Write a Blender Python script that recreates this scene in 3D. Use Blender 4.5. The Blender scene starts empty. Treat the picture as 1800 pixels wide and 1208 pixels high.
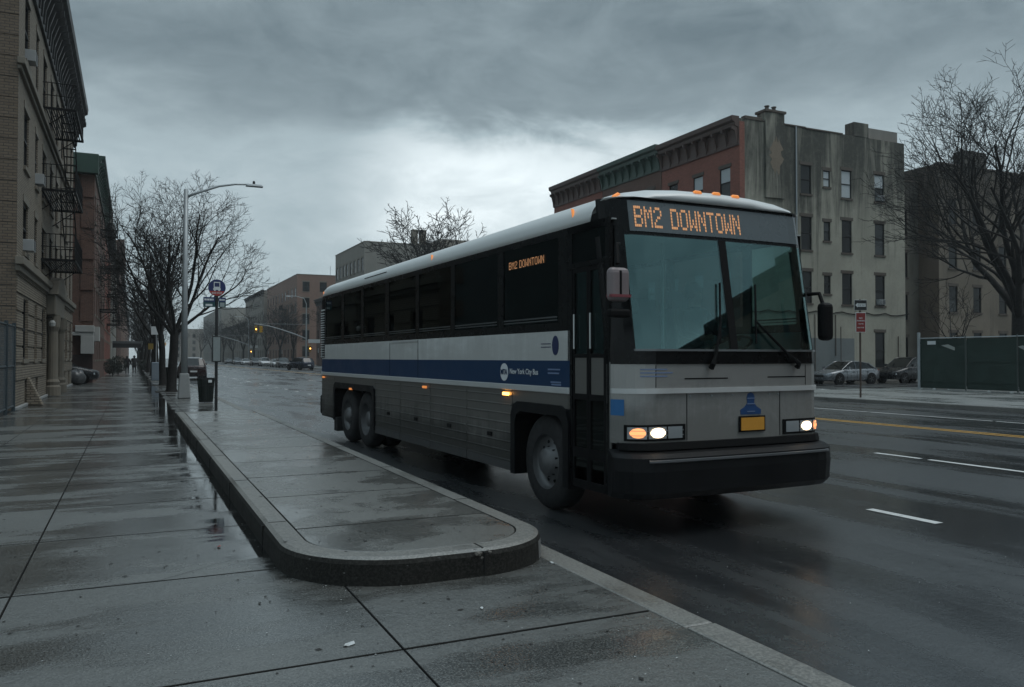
import bpy, bmesh, math, random
from mathutils import Vector, Matrix
R = math.radians
S = bpy.context.scene
COL = S.collection

# ------------------------------------------------------------------ camera
YAW = math.atan(667 / 1430); PITCH = math.atan(25 / 1430); EYE = 1.66
cd = bpy.data.cameras.new('camera'); cam = bpy.data.objects.new('camera', cd); COL.objects.link(cam)
cam.location = (0, 0, EYE); cam.rotation_euler = (R(90) + PITCH, 0, -YAW)
cd.sensor_fit = 'HORIZONTAL'; cd.sensor_width = 36; cd.lens = 36 * 1430 / 1800
cd.clip_start = 0.05; cd.clip_end = 6000
S.camera = cam

# ------------------------------------------------------------------ overcast sky
SUN_AZ = R(125); SUN_EL = R(62)          # azimuth clockwise from +Y
W = bpy.data.worlds.new('World'); S.world = W; W.use_nodes = True
def build_world():
    nt = W.node_tree; nt.nodes.clear(); N = nt.nodes.new; L = nt.links.new
    out = N('ShaderNodeOutputWorld'); bg = N('ShaderNodeBackground'); L(bg.outputs[0], out.inputs[0])
    sky = N('ShaderNodeTexSky'); sky.sky_type = 'NISHITA'; sky.sun_disc = False
    sky.sun_elevation = SUN_EL; sky.sun_rotation = SUN_AZ
    def math_(op, a, b=None, c=None, clamp=False):
        m = N('ShaderNodeMath'); m.operation = op; m.use_clamp = clamp
        for i, v in enumerate((a, b, c)):
            if v is None: continue
            if isinstance(v, (int, float)): m.inputs[i].default_value = v
            else: L(v, m.inputs[i])
        return m.outputs[0]
    def ramp01(v, a, b, lo=0., hi=1.):
        m = N('ShaderNodeMapRange'); m.interpolation_type = 'SMOOTHSTEP'
        L(v, m.inputs[0]); m.inputs[1].default_value = a; m.inputs[2].default_value = b
        m.inputs[3].default_value = lo; m.inputs[4].default_value = hi
        return m.outputs[0]
    tc = N('ShaderNodeTexCoord'); sep = N('ShaderNodeSeparateXYZ'); L(tc.outputs['Generated'], sep.inputs[0])
    z = math_('MAXIMUM', sep.outputs[2], 0.0)
    comb = N('ShaderNodeMapping'); comb.inputs['Scale'].default_value = (1, 1, 2.3); L(tc.outputs['Generated'], comb.inputs[0])
    def noise(scale, detail, rough, dist=0., off=(0, 0, 0)):
        mp = N('ShaderNodeMapping'); mp.inputs['Location'].default_value = off; L(comb.outputs[0], mp.inputs[0])
        n = N('ShaderNodeTexNoise'); n.inputs['Scale'].default_value = scale; n.inputs['Detail'].default_value = detail
        n.inputs['Roughness'].default_value = rough; n.inputs['Distortion'].default_value = dist
        L(mp.outputs[0], n.inputs[0]); return n.outputs[0]
    n1 = noise(2.2, 6, .55, .3, (3.1, 1.7, 0)); n2 = noise(6.0, 8, .62, .5, (7.3, 2.2, 4)); n3 = noise(15., 6, .6, .6, (1.3, 5.2, 2))
    zz = math_('ADD', z, math_('ADD', math_('MULTIPLY', math_('SUBTRACT', n1, .5), .26), math_('MULTIPLY', math_('SUBTRACT', n2, .5), .20)))
    low = ramp01(zz, .32, .19)                                  # pale below the cloud deck, heavy above
    val = math_('ADD', .195, math_('MULTIPLY', low, .20))
    val = math_('ADD', val, math_('MULTIPLY', math_('SUBTRACT', n1, .5), .16))
    val = math_('ADD', val, math_('ADD', math_('MULTIPLY', math_('SUBTRACT', n2, .5), .22), math_('MULTIPLY', math_('SUBTRACT', n3, .5), .09)))
    # the torn bright place low in the deck straight ahead, ragged by the same noise
    dot = N('ShaderNodeVectorMath'); dot.operation = 'DOT_PRODUCT'; L(tc.outputs['Generated'], dot.inputs[0])
    az = YAW + R(1.0); el = R(13.5)
    dot.inputs[1].default_value = (math.sin(az) * math.cos(el), math.cos(az) * math.cos(el), math.sin(el))
    gap = math_('MULTIPLY', ramp01(dot.outputs['Value'], .970, 1.0), ramp01(zz, .31, .21))
    val = math_('ADD', val, math_('MULTIPLY', gap, math_('ADD', math_('MULTIPLY', n2, .50), .03)))
    ov = ramp01(z, .40, 1.0, 1.0, 3.0)                          # overcast sky: brighter overhead than at the horizon
    cr = N('ShaderNodeValToRGB'); e = cr.color_ramp.elements
    e[0].position = .10; e[0].color = (.070, .100, .116, 1)
    e[1].position = .85; e[1].color = (.80, .87, .89, 1)
    m = e.new(.36); m.color = (.282, .346, .372, 1)
    L(val, cr.inputs[0])
    sk = N('ShaderNodeVectorMath'); sk.operation = 'SCALE'; sk.inputs['Scale'].default_value = .08; L(sky.outputs[0], sk.inputs[0])
    mix = N('ShaderNodeMixRGB'); mix.inputs[0].default_value = .96; L(sk.outputs[0], mix.inputs[1]); L(cr.outputs[0], mix.inputs[2])
    L(mix.outputs[0], bg.inputs[0]); L(ov, bg.inputs[1])
build_world()
sd = bpy.data.lights.new('sun', 'SUN'); sd.energy = 0.65; sd.angle = R(36); sd.color = (1, .975, .94)
sun = bpy.data.objects.new('sun', sd); COL.objects.link(sun)
dv = Vector((math.sin(SUN_AZ) * math.cos(SUN_EL), math.cos(SUN_AZ) * math.cos(SUN_EL), math.sin(SUN_EL)))
sun.rotation_euler = dv.to_track_quat('Z', 'Y').to_euler(); sun.location = (0, 0, 60)
vs = S.view_settings; vs.view_transform = 'Standard'; vs.look = 'None'; vs.exposure = 0.58; vs.gamma = 1.0; vs.use_curve_mapping = False
cy = S.cycles; cy.use_denoising = True; cy.max_bounces = 7; cy.diffuse_bounces = 3; cy.glossy_bounces = 4
cy.transmission_bounces = 4; cy.transparent_max_bounces = 10; cy.volume_bounces = 0; cy.sample_clamp_indirect = 6
cy.caustics_reflective = False; cy.caustics_refractive = False; cy.volume_step_rate = 1.0

# ------------------------------------------------------------------ materials
MATS = {}
class NT:
    def __init__(s, m): s.t = m.node_tree
    def n(s, typ, **kw):
        x = s.t.nodes.new(typ)
        for k, v in kw.items():
            if k.startswith('_'): setattr(x, k[1:], v)
            else: x.inputs[k.replace('__', ' ')].default_value = v
        return x
    def l(s, a, b): s.t.links.new(a, b)
    def math(s, op, a, b=None, clamp=False):
        m = s.n('ShaderNodeMath'); m.operation = op; m.use_clamp = clamp
        for i, v in enumerate((a, b)):
            if v is None: continue
            if isinstance(v, (int, float)): m.inputs[i].default_value = v
            else: s.l(v, m.inputs[i])
        return m.outputs[0]
    def ramp(s, v, a, b, lo=0., hi=1.):
        m = s.n('ShaderNodeMapRange'); m.interpolation_type = 'SMOOTHSTEP'; s.l(v, m.inputs[0])
        for i, q in enumerate((a, b, lo, hi)): m.inputs[i + 1].default_value = q
        return m.outputs[0]
    def noise(s, vec, scale, detail=4, rough=.55, dist=0):
        n = s.n('ShaderNodeTexNoise', Scale=scale, Detail=detail, Roughness=rough, Distortion=dist); s.l(vec, n.inputs['Vector']); return n.outputs[0]
    def map(s, vec, sc=(1, 1, 1), loc=(0, 0, 0)):
        m = s.n('ShaderNodeMapping'); m.inputs['Scale'].default_value = sc; m.inputs['Location'].default_value = loc; s.l(vec, m.inputs[0]); return m.outputs[0]
    def mix(s, f, a, b, typ='MIX'):
        m = s.n('ShaderNodeMixRGB'); m.blend_type = typ
        for i, v in enumerate((f, a, b)):
            if isinstance(v, (int, float)): m.inputs[i].default_value = v
            elif isinstance(v, tuple): m.inputs[i].default_value = (*v[:3], 1)
            else: s.l(v, m.inputs[i])
        return m.outputs[0]
def new_mat(name):
    m = bpy.data.materials.new(name); m.use_nodes = True; MATS[name] = m
    k = NT(m); b = m.node_tree.nodes['Principled BSDF']; return m, k, b
def plain(name, col, rough=.5, metal=0., var=.12, scale=3., bump=0., bscale=40., spec=.5, emit=None, estr=0., coat=0.):
    if name in MATS: return MATS[name]
    m, k, b = new_mat(name)
    g = k.n('ShaderNodeNewGeometry').outputs['Position'] if var else None
    if var:
        n = k.noise(g, scale, 5, .6)
        c = k.mix(n, tuple(x * (1 - var) for x in col), tuple(min(1, x * (1 + var)) for x in col)); k.l(c, b.inputs['Base Color'])
        r = k.ramp(n, .3, .7, max(.02, rough * .85), min(1, rough * 1.15)); k.l(r, b.inputs['Roughness'])
        if bump:
            bp = k.n('ShaderNodeBump', Strength=bump, Distance=.01); k.l(k.noise(g, bscale, 4, .6), bp.inputs['Height']); k.l(bp.outputs[0], b.inputs['Normal'])
    else:
        b.inputs['Base Color'].default_value = (*col, 1); b.inputs['Roughness'].default_value = rough
    b.inputs['Metallic'].default_value = metal; b.inputs['Specular IOR Level'].default_value = spec
    b.inputs['Coat Weight'].default_value = coat; b.inputs['Coat Roughness'].default_value = .08
    if emit:
        b.inputs['Emission Color'].default_value = (*emit, 1); b.inputs['Emission Strength'].default_value = estr
    return m
def grimy(name, col, rough, metal, dirt=(.030, .028, .025), z0=1.5, z1=.35, amt=.85, coat=0., spec=.5):
    m, k, b = new_mat(name); g = k.n('ShaderNodeNewGeometry').outputs['Position']; sp = k.n('ShaderNodeSeparateXYZ'); k.l(g, sp.inputs[0])
    n = k.noise(k.map(g, (1.2, .5, 1.6)), 1.6, 7, .66, .4); st = k.noise(k.map(g, (3, 3, .35)), 2.0, 6, .65, .3)
    film = k.ramp(k.math('ADD', k.math('ADD', k.math('MULTIPLY', n, .55), k.math('MULTIPLY', st, .35)), k.ramp(sp.outputs[2], z0, z1, -.12, .28)), .40, .72, 0, amt)
    c = k.mix(k.noise(g, 1.4, 4, .5), tuple(x * .9 for x in col), tuple(x * 1.08 for x in col)); c = k.mix(film, c, dirt); k.l(c, b.inputs['Base Color'])
    k.l(k.ramp(film, 0, 1, rough, .6), b.inputs['Roughness']); k.l(k.ramp(film, 0, 1, metal, 0.), b.inputs['Metallic'])
    b.inputs['Coat Weight'].default_value = coat; b.inputs['Specular IOR Level'].default_value = spec
    bp = k.n('ShaderNodeBump', Strength=.06, Distance=.05); k.l(k.noise(g, 1.1, 2, .5), bp.inputs['Height']); k.l(bp.outputs[0], b.inputs['Normal'])
    return m
def brick(name, c1, c2, mortar, bw=.22, rh=.075, ms=.012, rough=.85, stain=.25):
    if name in MATS: return MATS[name]
    m, k, b = new_mat(name)
    g = k.n('ShaderNodeNewGeometry').outputs['Position']; sp = k.n('ShaderNodeSeparateXYZ'); k.l(g, sp.inputs[0])
    cb = k.n('ShaderNodeCombineXYZ'); k.l(k.math('ADD', sp.outputs[0], sp.outputs[1]), cb.inputs[0]); k.l(sp.outputs[2], cb.inputs[1])
    br = k.n('ShaderNodeTexBrick', Scale=1.0); k.l(cb.outputs[0], br.inputs[0])
    br.inputs['Color1'].default_value = (*c1, 1); br.inputs['Color2'].default_value = (*c2, 1); br.inputs['Mortar'].default_value = (*mortar, 1)
    br.inputs['Brick Width'].default_value = bw; br.inputs['Row Height'].default_value = rh; br.inputs['Mortar Size'].default_value = ms; br.inputs['Mortar Smooth'].default_value = .3
    big = k.noise(k.map(g, (.5, .5, .16)), 1.1, 6, .65); fine = k.noise(g, 9, 4, .6)
    c = k.mix(k.ramp(big, .35, .75, 0, stain), br.outputs[0], tuple(x * .35 for x in c1))
    c = k.mix(k.ramp(fine, .3, .7, 0, .25), c, tuple(x * 1.35 for x in c2))
    k.l(c, b.inputs['Base Color']); b.inputs['Roughness'].default_value = rough
    bp = k.n('ShaderNodeBump', Strength=.5, Distance=.012); k.l(k.math('SUBTRACT', 1.0, br.outputs[1]), bp.inputs['Height']); k.l(bp.outputs[0], b.inputs['Normal'])
    return m
def stucco(name, c1, c2, dark, streak=.75):
    if name in MATS: return MATS[name]
    m, k, b = new_mat(name)
    g = k.n('ShaderNodeNewGeometry').outputs['Position']; sp = k.n('ShaderNodeSeparateXYZ'); k.l(g, sp.inputs[0])
    big = k.noise(k.map(g, (.22, .22, .16), (2.3, 0, 5.1)), 1., 7, .62, .4)
    st = k.noise(k.map(g, (.75, .75, .07), (0, 0, 3)), 1.1, 8, .68, .9)
    fine = k.noise(g, 5, 6, .7)
    c = k.mix(k.ramp(big, .36, .64), c1, c2)
    hi = k.ramp(sp.outputs[2], 7.5, 16.5)                       # rain-washed soot is heaviest under the coping
    st = k.math('ADD', k.math('MULTIPLY', st, .80), k.math('MULTIPLY', k.noise(k.map(g, (.5, .5, .4), (9, 0, 1)), 1.0, 8, .66, .6), .20))
    c = k.mix(k.math('MULTIPLY', k.ramp(k.math('ADD', st, k.math('MULTIPLY', hi, .22)), .52, .76), streak), c, dark)
    c = k.mix(k.ramp(fine, .45, .75, 0, .3), c, tuple(x * .55 for x in c1))
    k.l(c, b.inputs['Base Color']); b.inputs['Roughness'].default_value = .85
    bp = k.n('ShaderNodeBump', Strength=.35, Distance=.03); k.l(k.noise(g, 7, 8, .7), bp.inputs['Height']); k.l(bp.outputs[0], b.inputs['Normal'])
    return m
def wet(name, dry, damp, band=(.30, .85), wetlo=.42, wethi=.62, rdry=.42, rwet=.10, grain=70., gb=.35, puddle=None, speck=.0, tint=.10, seed=0., ripple=.0, ior=2.2, gr=3.0):
    """paving that is rained on: damp darker patches, standing water, grain"""
    if name in MATS: return MATS[name]
    m, k, b = new_mat(name)
    g = k.n('ShaderNodeNewGeometry').outputs['Position']
    a1 = k.noise(k.map(g, (band[0], band[1], 1), (seed, seed * 2, 0)), 1.0, 6, .58, .3)
    a2 = k.noise(k.map(g, (band[0] * 3.1, band[1] * 2.6, 1), (seed + 4, 9, 0)), 1.0, 5, .6, .2)
    w = k.math('ADD', k.math('MULTIPLY', a1, .65), k.math('MULTIPLY', a2, .35))
    fac = k.ramp(w, wetlo, wethi)
    pud = None
    if puddle:
        sp = k.n('ShaderNodeSeparateXYZ'); k.l(g, sp.inputs[0])
        e = k.math('MULTIPLY', k.ramp(sp.outputs[0], puddle[0], puddle[1]), k.ramp(sp.outputs[0], 1.25, 1.02))
        yy = k.ramp(sp.outputs[1], puddle[2], puddle[2] + 2.6)
        pn = k.noise(k.map(g, (.8, 2.2, 1), (3, 1, 0)), 1.0, 8, .68, .5)
        pud = k.ramp(k.math('ADD', k.math('MULTIPLY', k.math('MULTIPLY', e, yy), .42), k.math('MULTIPLY', pn, 1.0)), .74, .86)
    sp1 = k.noise(g, grain, 3, .7); sp2 = k.noise(g, grain * .21, 5, .65); sp3 = k.noise(g, 2.2, 6, .6, .4)
    c = k.mix(fac, dry, damp)
    c = k.mix(k.ramp(sp3, .35, .7, 0, .5), c, tuple(x * .62 for x in dry))
    sc_ = k.noise(k.map(g, (1, 1, 1), (1, 7, 2)), 11., 7, .7, .6)
    c = k.mix(k.ramp(sc_, .52, .70, 0, .55), c, tuple(x * .45 for x in dry))
    c = k.mix(k.ramp(sp1, .38, .68, 0, .6), c, tuple(min(1, x * gr) for x in dry))
    c = k.mix(k.ramp(sp2, .60, .75, 0, .5), c, tuple(x * .4 for x in dry))
    oi = k.n('ShaderNodeObjectInfo').outputs['Random']
    c = k.mix(1.0, c, k.mix(oi, (1 - tint,) * 3, (1 + tint,) * 3), 'MULTIPLY')
    if speck:
        vo = k.n('ShaderNodeTexVoronoi', Scale=9.0); k.l(g, vo.inputs['Vector'])
        c = k.mix(k.ramp(vo.outputs['Distance'], .085, .05, 0, speck), c, tuple(x * .22 for x in dry))
    rg = k.math('ADD', k.ramp(fac, 0, 1, rdry, rwet), k.math('MULTIPLY', k.math('SUBTRACT', sp2, .5), .16))
    bs = k.ramp(fac, 0, 1, gb, gb * .35)
    if pud is not None:
        c = k.mix(pud, c, tuple(x * .45 for x in damp)); m1 = k.mix(pud, rg, (.03, .03, .03)); rg = m1
        bs = k.math('MULTIPLY', bs, k.math('SUBTRACT', 1.0, k.math('MULTIPLY', pud, .95)))
    k.l(c, b.inputs['Base Color']); k.l(rg, b.inputs['Roughness'])
    h = k.math('ADD', k.math('MULTIPLY', sp1, .55), k.math('ADD', k.math('MULTIPLY', sp2, .9), k.math('MULTIPLY', sc_, 1.1)))
    if ripple: h = k.math('ADD', h, k.math('MULTIPLY', sp3, ripple))
    bp = k.n('ShaderNodeBump', Distance=.006); k.l(bs, bp.inputs['Strength']); k.l(h, bp.inputs['Height']); k.l(bp.outputs[0], b.inputs['Normal'])
    b.inputs['IOR'].default_value = ior
    return m
def glass(name, tint, refl_min, refl_max, rough=.02, gcol=(.9, 1, 1)):
    if name in MATS: return MATS[name]
    m, k, b = new_mat(name); t = m.node_tree; t.nodes.remove(b)
    out = t.nodes['Material Output']
    tr = k.n('ShaderNodeBsdfTransparent', Color=(*tint, 1)); gl = k.n('ShaderNodeBsdfGlossy', Color=(*gcol, 1), Roughness=rough)
    lw = k.n('ShaderNodeLayerWeight', Blend=.25); f = k.ramp(lw.outputs['Fresnel'], 0, 1, refl_min, refl_max)
    mx = k.n('ShaderNodeMixShader'); k.l(f, mx.inputs[0]); k.l(tr.outputs[0], mx.inputs[1]); k.l(gl.outputs[0], mx.inputs[2]); k.l(mx.outputs[0], out.inputs[0])
    return m

M_SLAB = wet('wet sidewalk concrete', (.070, .071, .067), (.021, .022, .0215), (.28, .95), .43, .57, .34, .09, 85, .85, puddle=(.0, .98, 4.3), speck=.55)
M_ISL = wet('wet platform concrete', (.092, .090, .082), (.028, .029, .027), (.55, .75), .44, .57, .33, .09, 85, .70, speck=.3, seed=5)
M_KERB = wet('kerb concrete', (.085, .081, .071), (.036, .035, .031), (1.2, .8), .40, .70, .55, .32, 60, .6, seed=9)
M_KERB_SIDE = wet('shaded damp kerb face concrete', (.016, .0155, .014), (.008, .0078, .0072), (1.2, .8), .38, .66, .65, .5, 60, .6, seed=2, ior=1.25)  # damp, with the shade on the upright faces put into the colour
M_ROAD = wet('wet asphalt', (.011, .012, .013), (.005, .0055, .006), (.55, .12), .42, .60, .34, .18, 70, .50, seed=3, tint=0., ripple=.15, ior=2.3, gr=6.)
M_FSIDE = wet('far sidewalk concrete', (.13, .135, .13), (.06, .065, .066), (.6, .25), .42, .62, .45, .18, 30, .4, seed=7)
M_GROUND = plain('bare ground', (.055, .055, .05), .8, var=.3, scale=.4)
M_PAINT = plain('worn white road paint', (.62, .63, .62), .45, var=.25, scale=14, bump=.3, bscale=60)
M_YEL = plain('worn yellow road paint', (.50, .27, .04), .5, var=.25, scale=10)
M_TANB = brick('tan brick', (.190, .160, .122), (.250, .215, .168), (.050, .043, .034), .24, .080, .017)
M_QUOIN = brick('brown quoin brick', (.120, .090, .066), (.155, .118, .085), (.06, .05, .042), .24, .085, .014)
M_REDB = brick('red brick', (.215, .078, .056), (.270, .104, .076), (.10, .06, .05), .22, .075, .010)
M_RED2 = brick('brown red brick', (.118, .066, .050), (.150, .084, .064), (.06, .042, .036), .22, .075, .010)
M_BRNB = brick('brown brick', (.210, .128, .096), (.260, .160, .122), (.09, .07, .06), .22, .08, .012)
M_GREYB = brick('grey tan brick', (.230, .212, .185), (.280, .258, .226), (.10, .095, .085), .22, .08, .012)
M_STUC = stucco('stained grey stucco', (.36, .348, .290), (.275, .266, .220), (.038, .040, .034), .95)
M_STUC2 = stucco('dark stained stucco', (.150, .140, .115), (.105, .098, .082), (.028, .028, .026), .8)
M_STUCP = stucco('pale stucco', (.30, .29, .26), (.24, .235, .215), (.12, .12, .11), .4)
M_PATCH = stucco('grey painted wall', (.165, .185, .188), (.125, .145, .150), (.06, .065, .065), .4)
M_STONE = plain('weathered limestone', (.165, .148, .120), .8, var=.3, scale=2.2, bump=.3, bscale=15)
M_STONED = plain('dark brownstone', (.085, .070, .058), .8, var=.25, scale=3, bump=.3)
M_CORN = plain('dark cornice paint', (.016, .017, .018), .6, var=.25, scale=2)
M_CORNB = plain('brown cornice paint', (.070, .040, .032), .55, var=.3, scale=2)
M_CORNG = plain('green cornice paint', (.028, .060, .046), .5, var=.35, scale=2.5)
M_IRON = plain('black iron', (.006, .006, .0065), .6, var=.2, spec=.2)
M_ROOF = plain('roofing tar', (.05, .05, .05), .8)
M_WFRAME = plain('dark window frame', (.012, .0125, .013), .6, var=.2, spec=.25)
M_WHITE = plain('off white paint', (.40, .41, .40), .5, var=.12)
def pane_mat(name, col, rough=.06):
    m, k, b = new_mat(name); g = k.n('ShaderNodeNewGeometry').outputs['Position']
    oi = k.n('ShaderNodeObjectInfo').outputs['Random']
    n = k.noise(g, .9, 3, .5)
    c = k.mix(n, tuple(x * .5 for x in col), tuple(x * 1.5 for x in col)); c = k.mix(1.0, c, k.mix(oi, (.5,) * 3, (1.6,) * 3), 'MULTIPLY'); k.l(c, b.inputs['Base Color'])
    b.inputs['Roughness'].default_value = rough; b.inputs['IOR'].default_value = 1.28
    bp = k.n('ShaderNodeBump', Strength=.12, Distance=.02); k.l(k.noise(g, 1.6, 2, .5), bp.inputs['Height']); k.l(bp.outputs[0], b.inputs['Normal'])
    return m
M_PANE = pane_mat('dark window glass', (.007, .008, .009)); M_PANE2 = pane_mat('window glass over curtain', (.035, .040, .042))
M_SHADE = plain('pale window shade', (.42, .46, .48), .55, var=.08, scale=6)
M_BARK = plain('wet bark', (.008, .0072, .0066), .8, var=.35, scale=9, bump=.6, bscale=30)
M_BARK2 = plain('grey bark', (.040, .036, .032), .8, var=.35, scale=6, bump=.5, bscale=25)
M_GALV = plain('galvanised steel', (.34, .37, .385), .48, .35, var=.15, scale=4)
M_CONC = plain('grey cast concrete', (.26, .27, .27), .7, var=.2, scale=6)
M_BLACKP = plain('black powder coat', (.012, .013, .014), .42, var=.15)
M_GREENP = plain('dark green fence board', (.012, .030, .024), .5, var=.35, scale=1.3, bump=.15, bscale=6)
M_RUBBER = plain('tyre rubber', (.012, .012, .013), .75, var=.2, scale=12)
M_CHROME = plain('chrome', (.6, .61, .62), .18, 1., var=.08)
M_ALU = plain('brushed aluminium wheel', (.13, .132, .135), .48, .5, var=.4, scale=9)
M_AMBER = plain('amber lamp', (.6, .2, .03), .3, var=0, emit=(1, .34, .10), estr=.38)
M_AMBERS = plain('amber signal lamp', (.6, .25, .03), .3, var=0, emit=(1, .42, .08), estr=5.)
M_LED = plain('amber led', (.4, .18, .05), .4, var=0, emit=(1, .50, .26), estr=.30)
M_HEAD = plain('lit headlamp', (.8, .75, .65), .2, var=0, emit=(1, .72, .45), estr=3.2)
M_TURN = plain('lit turn lamp', (.7, .3, .1), .2, var=0, emit=(1, .36, .14), estr=1.0)
M_LAMPOFF = plain('clear lamp lens', (.35, .38, .40), .12, .3, var=0)
M_TAIL = plain('red tail lamp', (.22, .015, .012), .2, var=0)
M_SIGY = plain('signal yellow housing', (.50, .30, .03), .5, var=.1)
M_HEDGE = plain('dark hedge leaf', (.012, .018, .012), .6, var=.4, scale=8)

# ------------------------------------------------------------------ mesh helpers
class MB:
    def __init__(s): s.v = []; s.f = []
    def add(s, vs_, fs):
        o = len(s.v); s.v += [tuple(p) for p in vs_]; s.f += [tuple(i + o for i in f) for f in fs]; return s
    def box(s, x0, x1, y0, y1, z0, z1):
        return s.add([(x0, y0, z0), (x1, y0, z0), (x1, y1, z0), (x0, y1, z0), (x0, y0, z1), (x1, y0, z1), (x1, y1, z1), (x0, y1, z1)],
                     [(0, 3, 2, 1), (4, 5, 6, 7), (0, 1, 5, 4), (1, 2, 6, 5), (2, 3, 7, 6), (3, 0, 4, 7)])
    def taper(s, cx, cyy, z0, z1, w0, d0, w1, d1):
        return s.add([(cx + a * w / 2, cyy + b_ * d / 2, z) for z, w, d in ((z0, w0, d0), (z1, w1, d1)) for a, b_ in ((-1, -1), (1, -1), (1, 1), (-1, 1))],
                     [(0, 3, 2, 1), (4, 5, 6, 7), (0, 1, 5, 4), (1, 2, 6, 5), (2, 3, 7, 6), (3, 0, 4, 7)])
    def prism(s, poly, vec):
        n = len(poly); vec = Vector(vec)
        vs_ = [Vector(p) for p in poly] + [Vector(p) + vec for p in poly]
        fs = [tuple(range(n - 1, -1, -1)), tuple(range(n, 2 * n))] + [(i, (i + 1) % n, n + (i + 1) % n, n + i) for i in range(n)]
        return s.add(vs_, fs)
    def path(s, pts, rad, n=6, cap=True):
        pts = [Vector(p) for p in pts]; m = len(pts); rings = []; ref = None
        for i, p in enumerate(pts):
            d = (pts[min(i + 1, m - 1)] - pts[max(i - 1, 0)])
            if d.length < 1e-9: d = Vector((0, 0, 1))
            d.normalize()
            if ref is None: ref = Vector((1, 0, 0)) if abs(d.x) < .8 else Vector((0, 1, 0))
            a = (ref - d * ref.dot(d)).normalized(); ref = a; b_ = d.cross(a); r = rad[i] if isinstance(rad, (list, tuple)) else rad
            rings.append([p + (a * math.cos(2 * math.pi * j / n) + b_ * math.sin(2 * math.pi * j / n)) * r for j in range(n)])
        vs_ = [q for rg in rings for q in rg]
        fs = [(i * n + j, i * n + (j + 1) % n, (i + 1) * n + (j + 1) % n, (i + 1) * n + j) for i in range(m - 1) for j in range(n)]
        if cap: fs += [tuple(range(n - 1, -1, -1)), tuple((m - 1) * n + j for j in range(n))]
        return s.add(vs_, fs)
    def tube(s, a, b_, r, r2=None, n=8): return s.path([a, b_], [r, r if r2 is None else r2], n)
    def lathe(s, prof, n=16, axis='z', c=(0, 0, 0), a0=0., a1=2 * math.pi):
        full = abs(a1 - a0 - 2 * math.pi) < 1e-6; k = n if full else n + 1; vs_ = []
        for r, h in prof:
            for j in range(k):
                t = a0 + (a1 - a0) * j / n; p = (r * math.cos(t), r * math.sin(t), h)
                if axis == 'x': p = (p[2], p[0], p[1])
                if axis == 'y': p = (p[0], p[2], p[1])
                vs_.append((p[0] + c[0], p[1] + c[1], p[2] + c[2]))
        fs = [(i * k + j, i * k + (j + 1) % k, (i + 1) * k + (j + 1) % k, (i + 1) * k + j) for i in range(len(prof) - 1) for j in range(k if full else n)]
        return s.add(vs_, fs)
    def loft(s, rings, cap=True):
        n = len(rings[0]); vs_ = [p for r in rings for p in r]
        fs = [(i * n + j, i * n + (j + 1) % n, (i + 1) * n + (j + 1) % n, (i + 1) * n + j) for i in range(len(rings) - 1) for j in range(n)]
        if cap: fs += [tuple(range(n - 1, -1, -1)), tuple((len(rings) - 1) * n + j for j in range(n))]
        return s.add(vs_, fs)
    def grid(s, rows):
        n = len(rows[0]); vs_ = [p for r in rows for p in r]
        return s.add(vs_, [(i * n + j, i * n + j + 1, (i + 1) * n + j + 1, (i + 1) * n + j) for i in range(len(rows) - 1) for j in range(n - 1)])
    def mesh(s, name, mat, smooth=False, fix=True):
        me = bpy.data.meshes.new(name); me.from_pydata(s.v, [], s.f)
        if fix:
            bm = bmesh.new(); bm.from_mesh(me); bmesh.ops.recalc_face_normals(bm, faces=bm.faces[:]); bm.to_mesh(me); bm.free()
        if smooth is True: me.polygons.foreach_set('use_smooth', [True] * len(me.polygons))
        me.materials.append(mat); me.update(); return me
    def build(s, name, mat, parent=None, loc=None, rot=None, smooth=False, bevel=0., fix=True, seg=2):
        o = obj(name, s.mesh(name, mat, bool(smooth), fix), parent, loc, rot)
        if smooth == 'auto': pass
        if bevel:
            b_ = o.modifiers.new('bevel', 'BEVEL'); b_.width = bevel; b_.segments = seg; b_.limit_method = 'ANGLE'; b_.angle_limit = R(40)
        return o
def obj(name, me, parent=None, loc=None, rot=None):
    o = bpy.data.objects.new(name, me); COL.objects.link(o)
    if parent is not None: o.parent = parent
    if loc is not None: o.location = loc
    if rot is not None: o.rotation_euler = (0, 0, rot) if isinstance(rot, (int, float)) else rot
    return o
def tag(o, label, cat, group=None):
    o['label'] = label; o['category'] = cat
    if group: o['group'] = group
    return o
def thing(name, label, cat, loc=(0, 0, 0), rot=0., group=None):
    return tag(obj(name, None, None, loc, rot), label, cat, group)
def struct(o): o['kind'] = 'structure'; return o
def copy_tree(o, parent=None):
    c = o.copy(); COL.objects.link(c); c.parent = parent
    for ch in list(o.children): copy_tree(ch, c)
    return c
def text_mesh(txt, size, mat, extrude=.002, align='CENTER', name='lettering', bold=0.):
    cu = bpy.data.curves.new('t', 'FONT'); cu.body = txt; cu.size = size; cu.extrude = extrude; cu.align_x = align; cu.align_y = 'CENTER'; cu.offset = bold; cu.resolution_u = 3
    to = bpy.data.objects.new('t', cu); COL.objects.link(to); dg = bpy.context.evaluated_depsgraph_get()
    me = bpy.data.meshes.new_from_object(to.evaluated_get(dg)); bpy.data.objects.remove(to); me.name = name
    me.materials.clear(); me.materials.append(mat); return me
UPX = Matrix(((1, 0, 0), (0, 0, -1), (0, 1, 0))).to_4x4()   # text plane -> facing local -y

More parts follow.
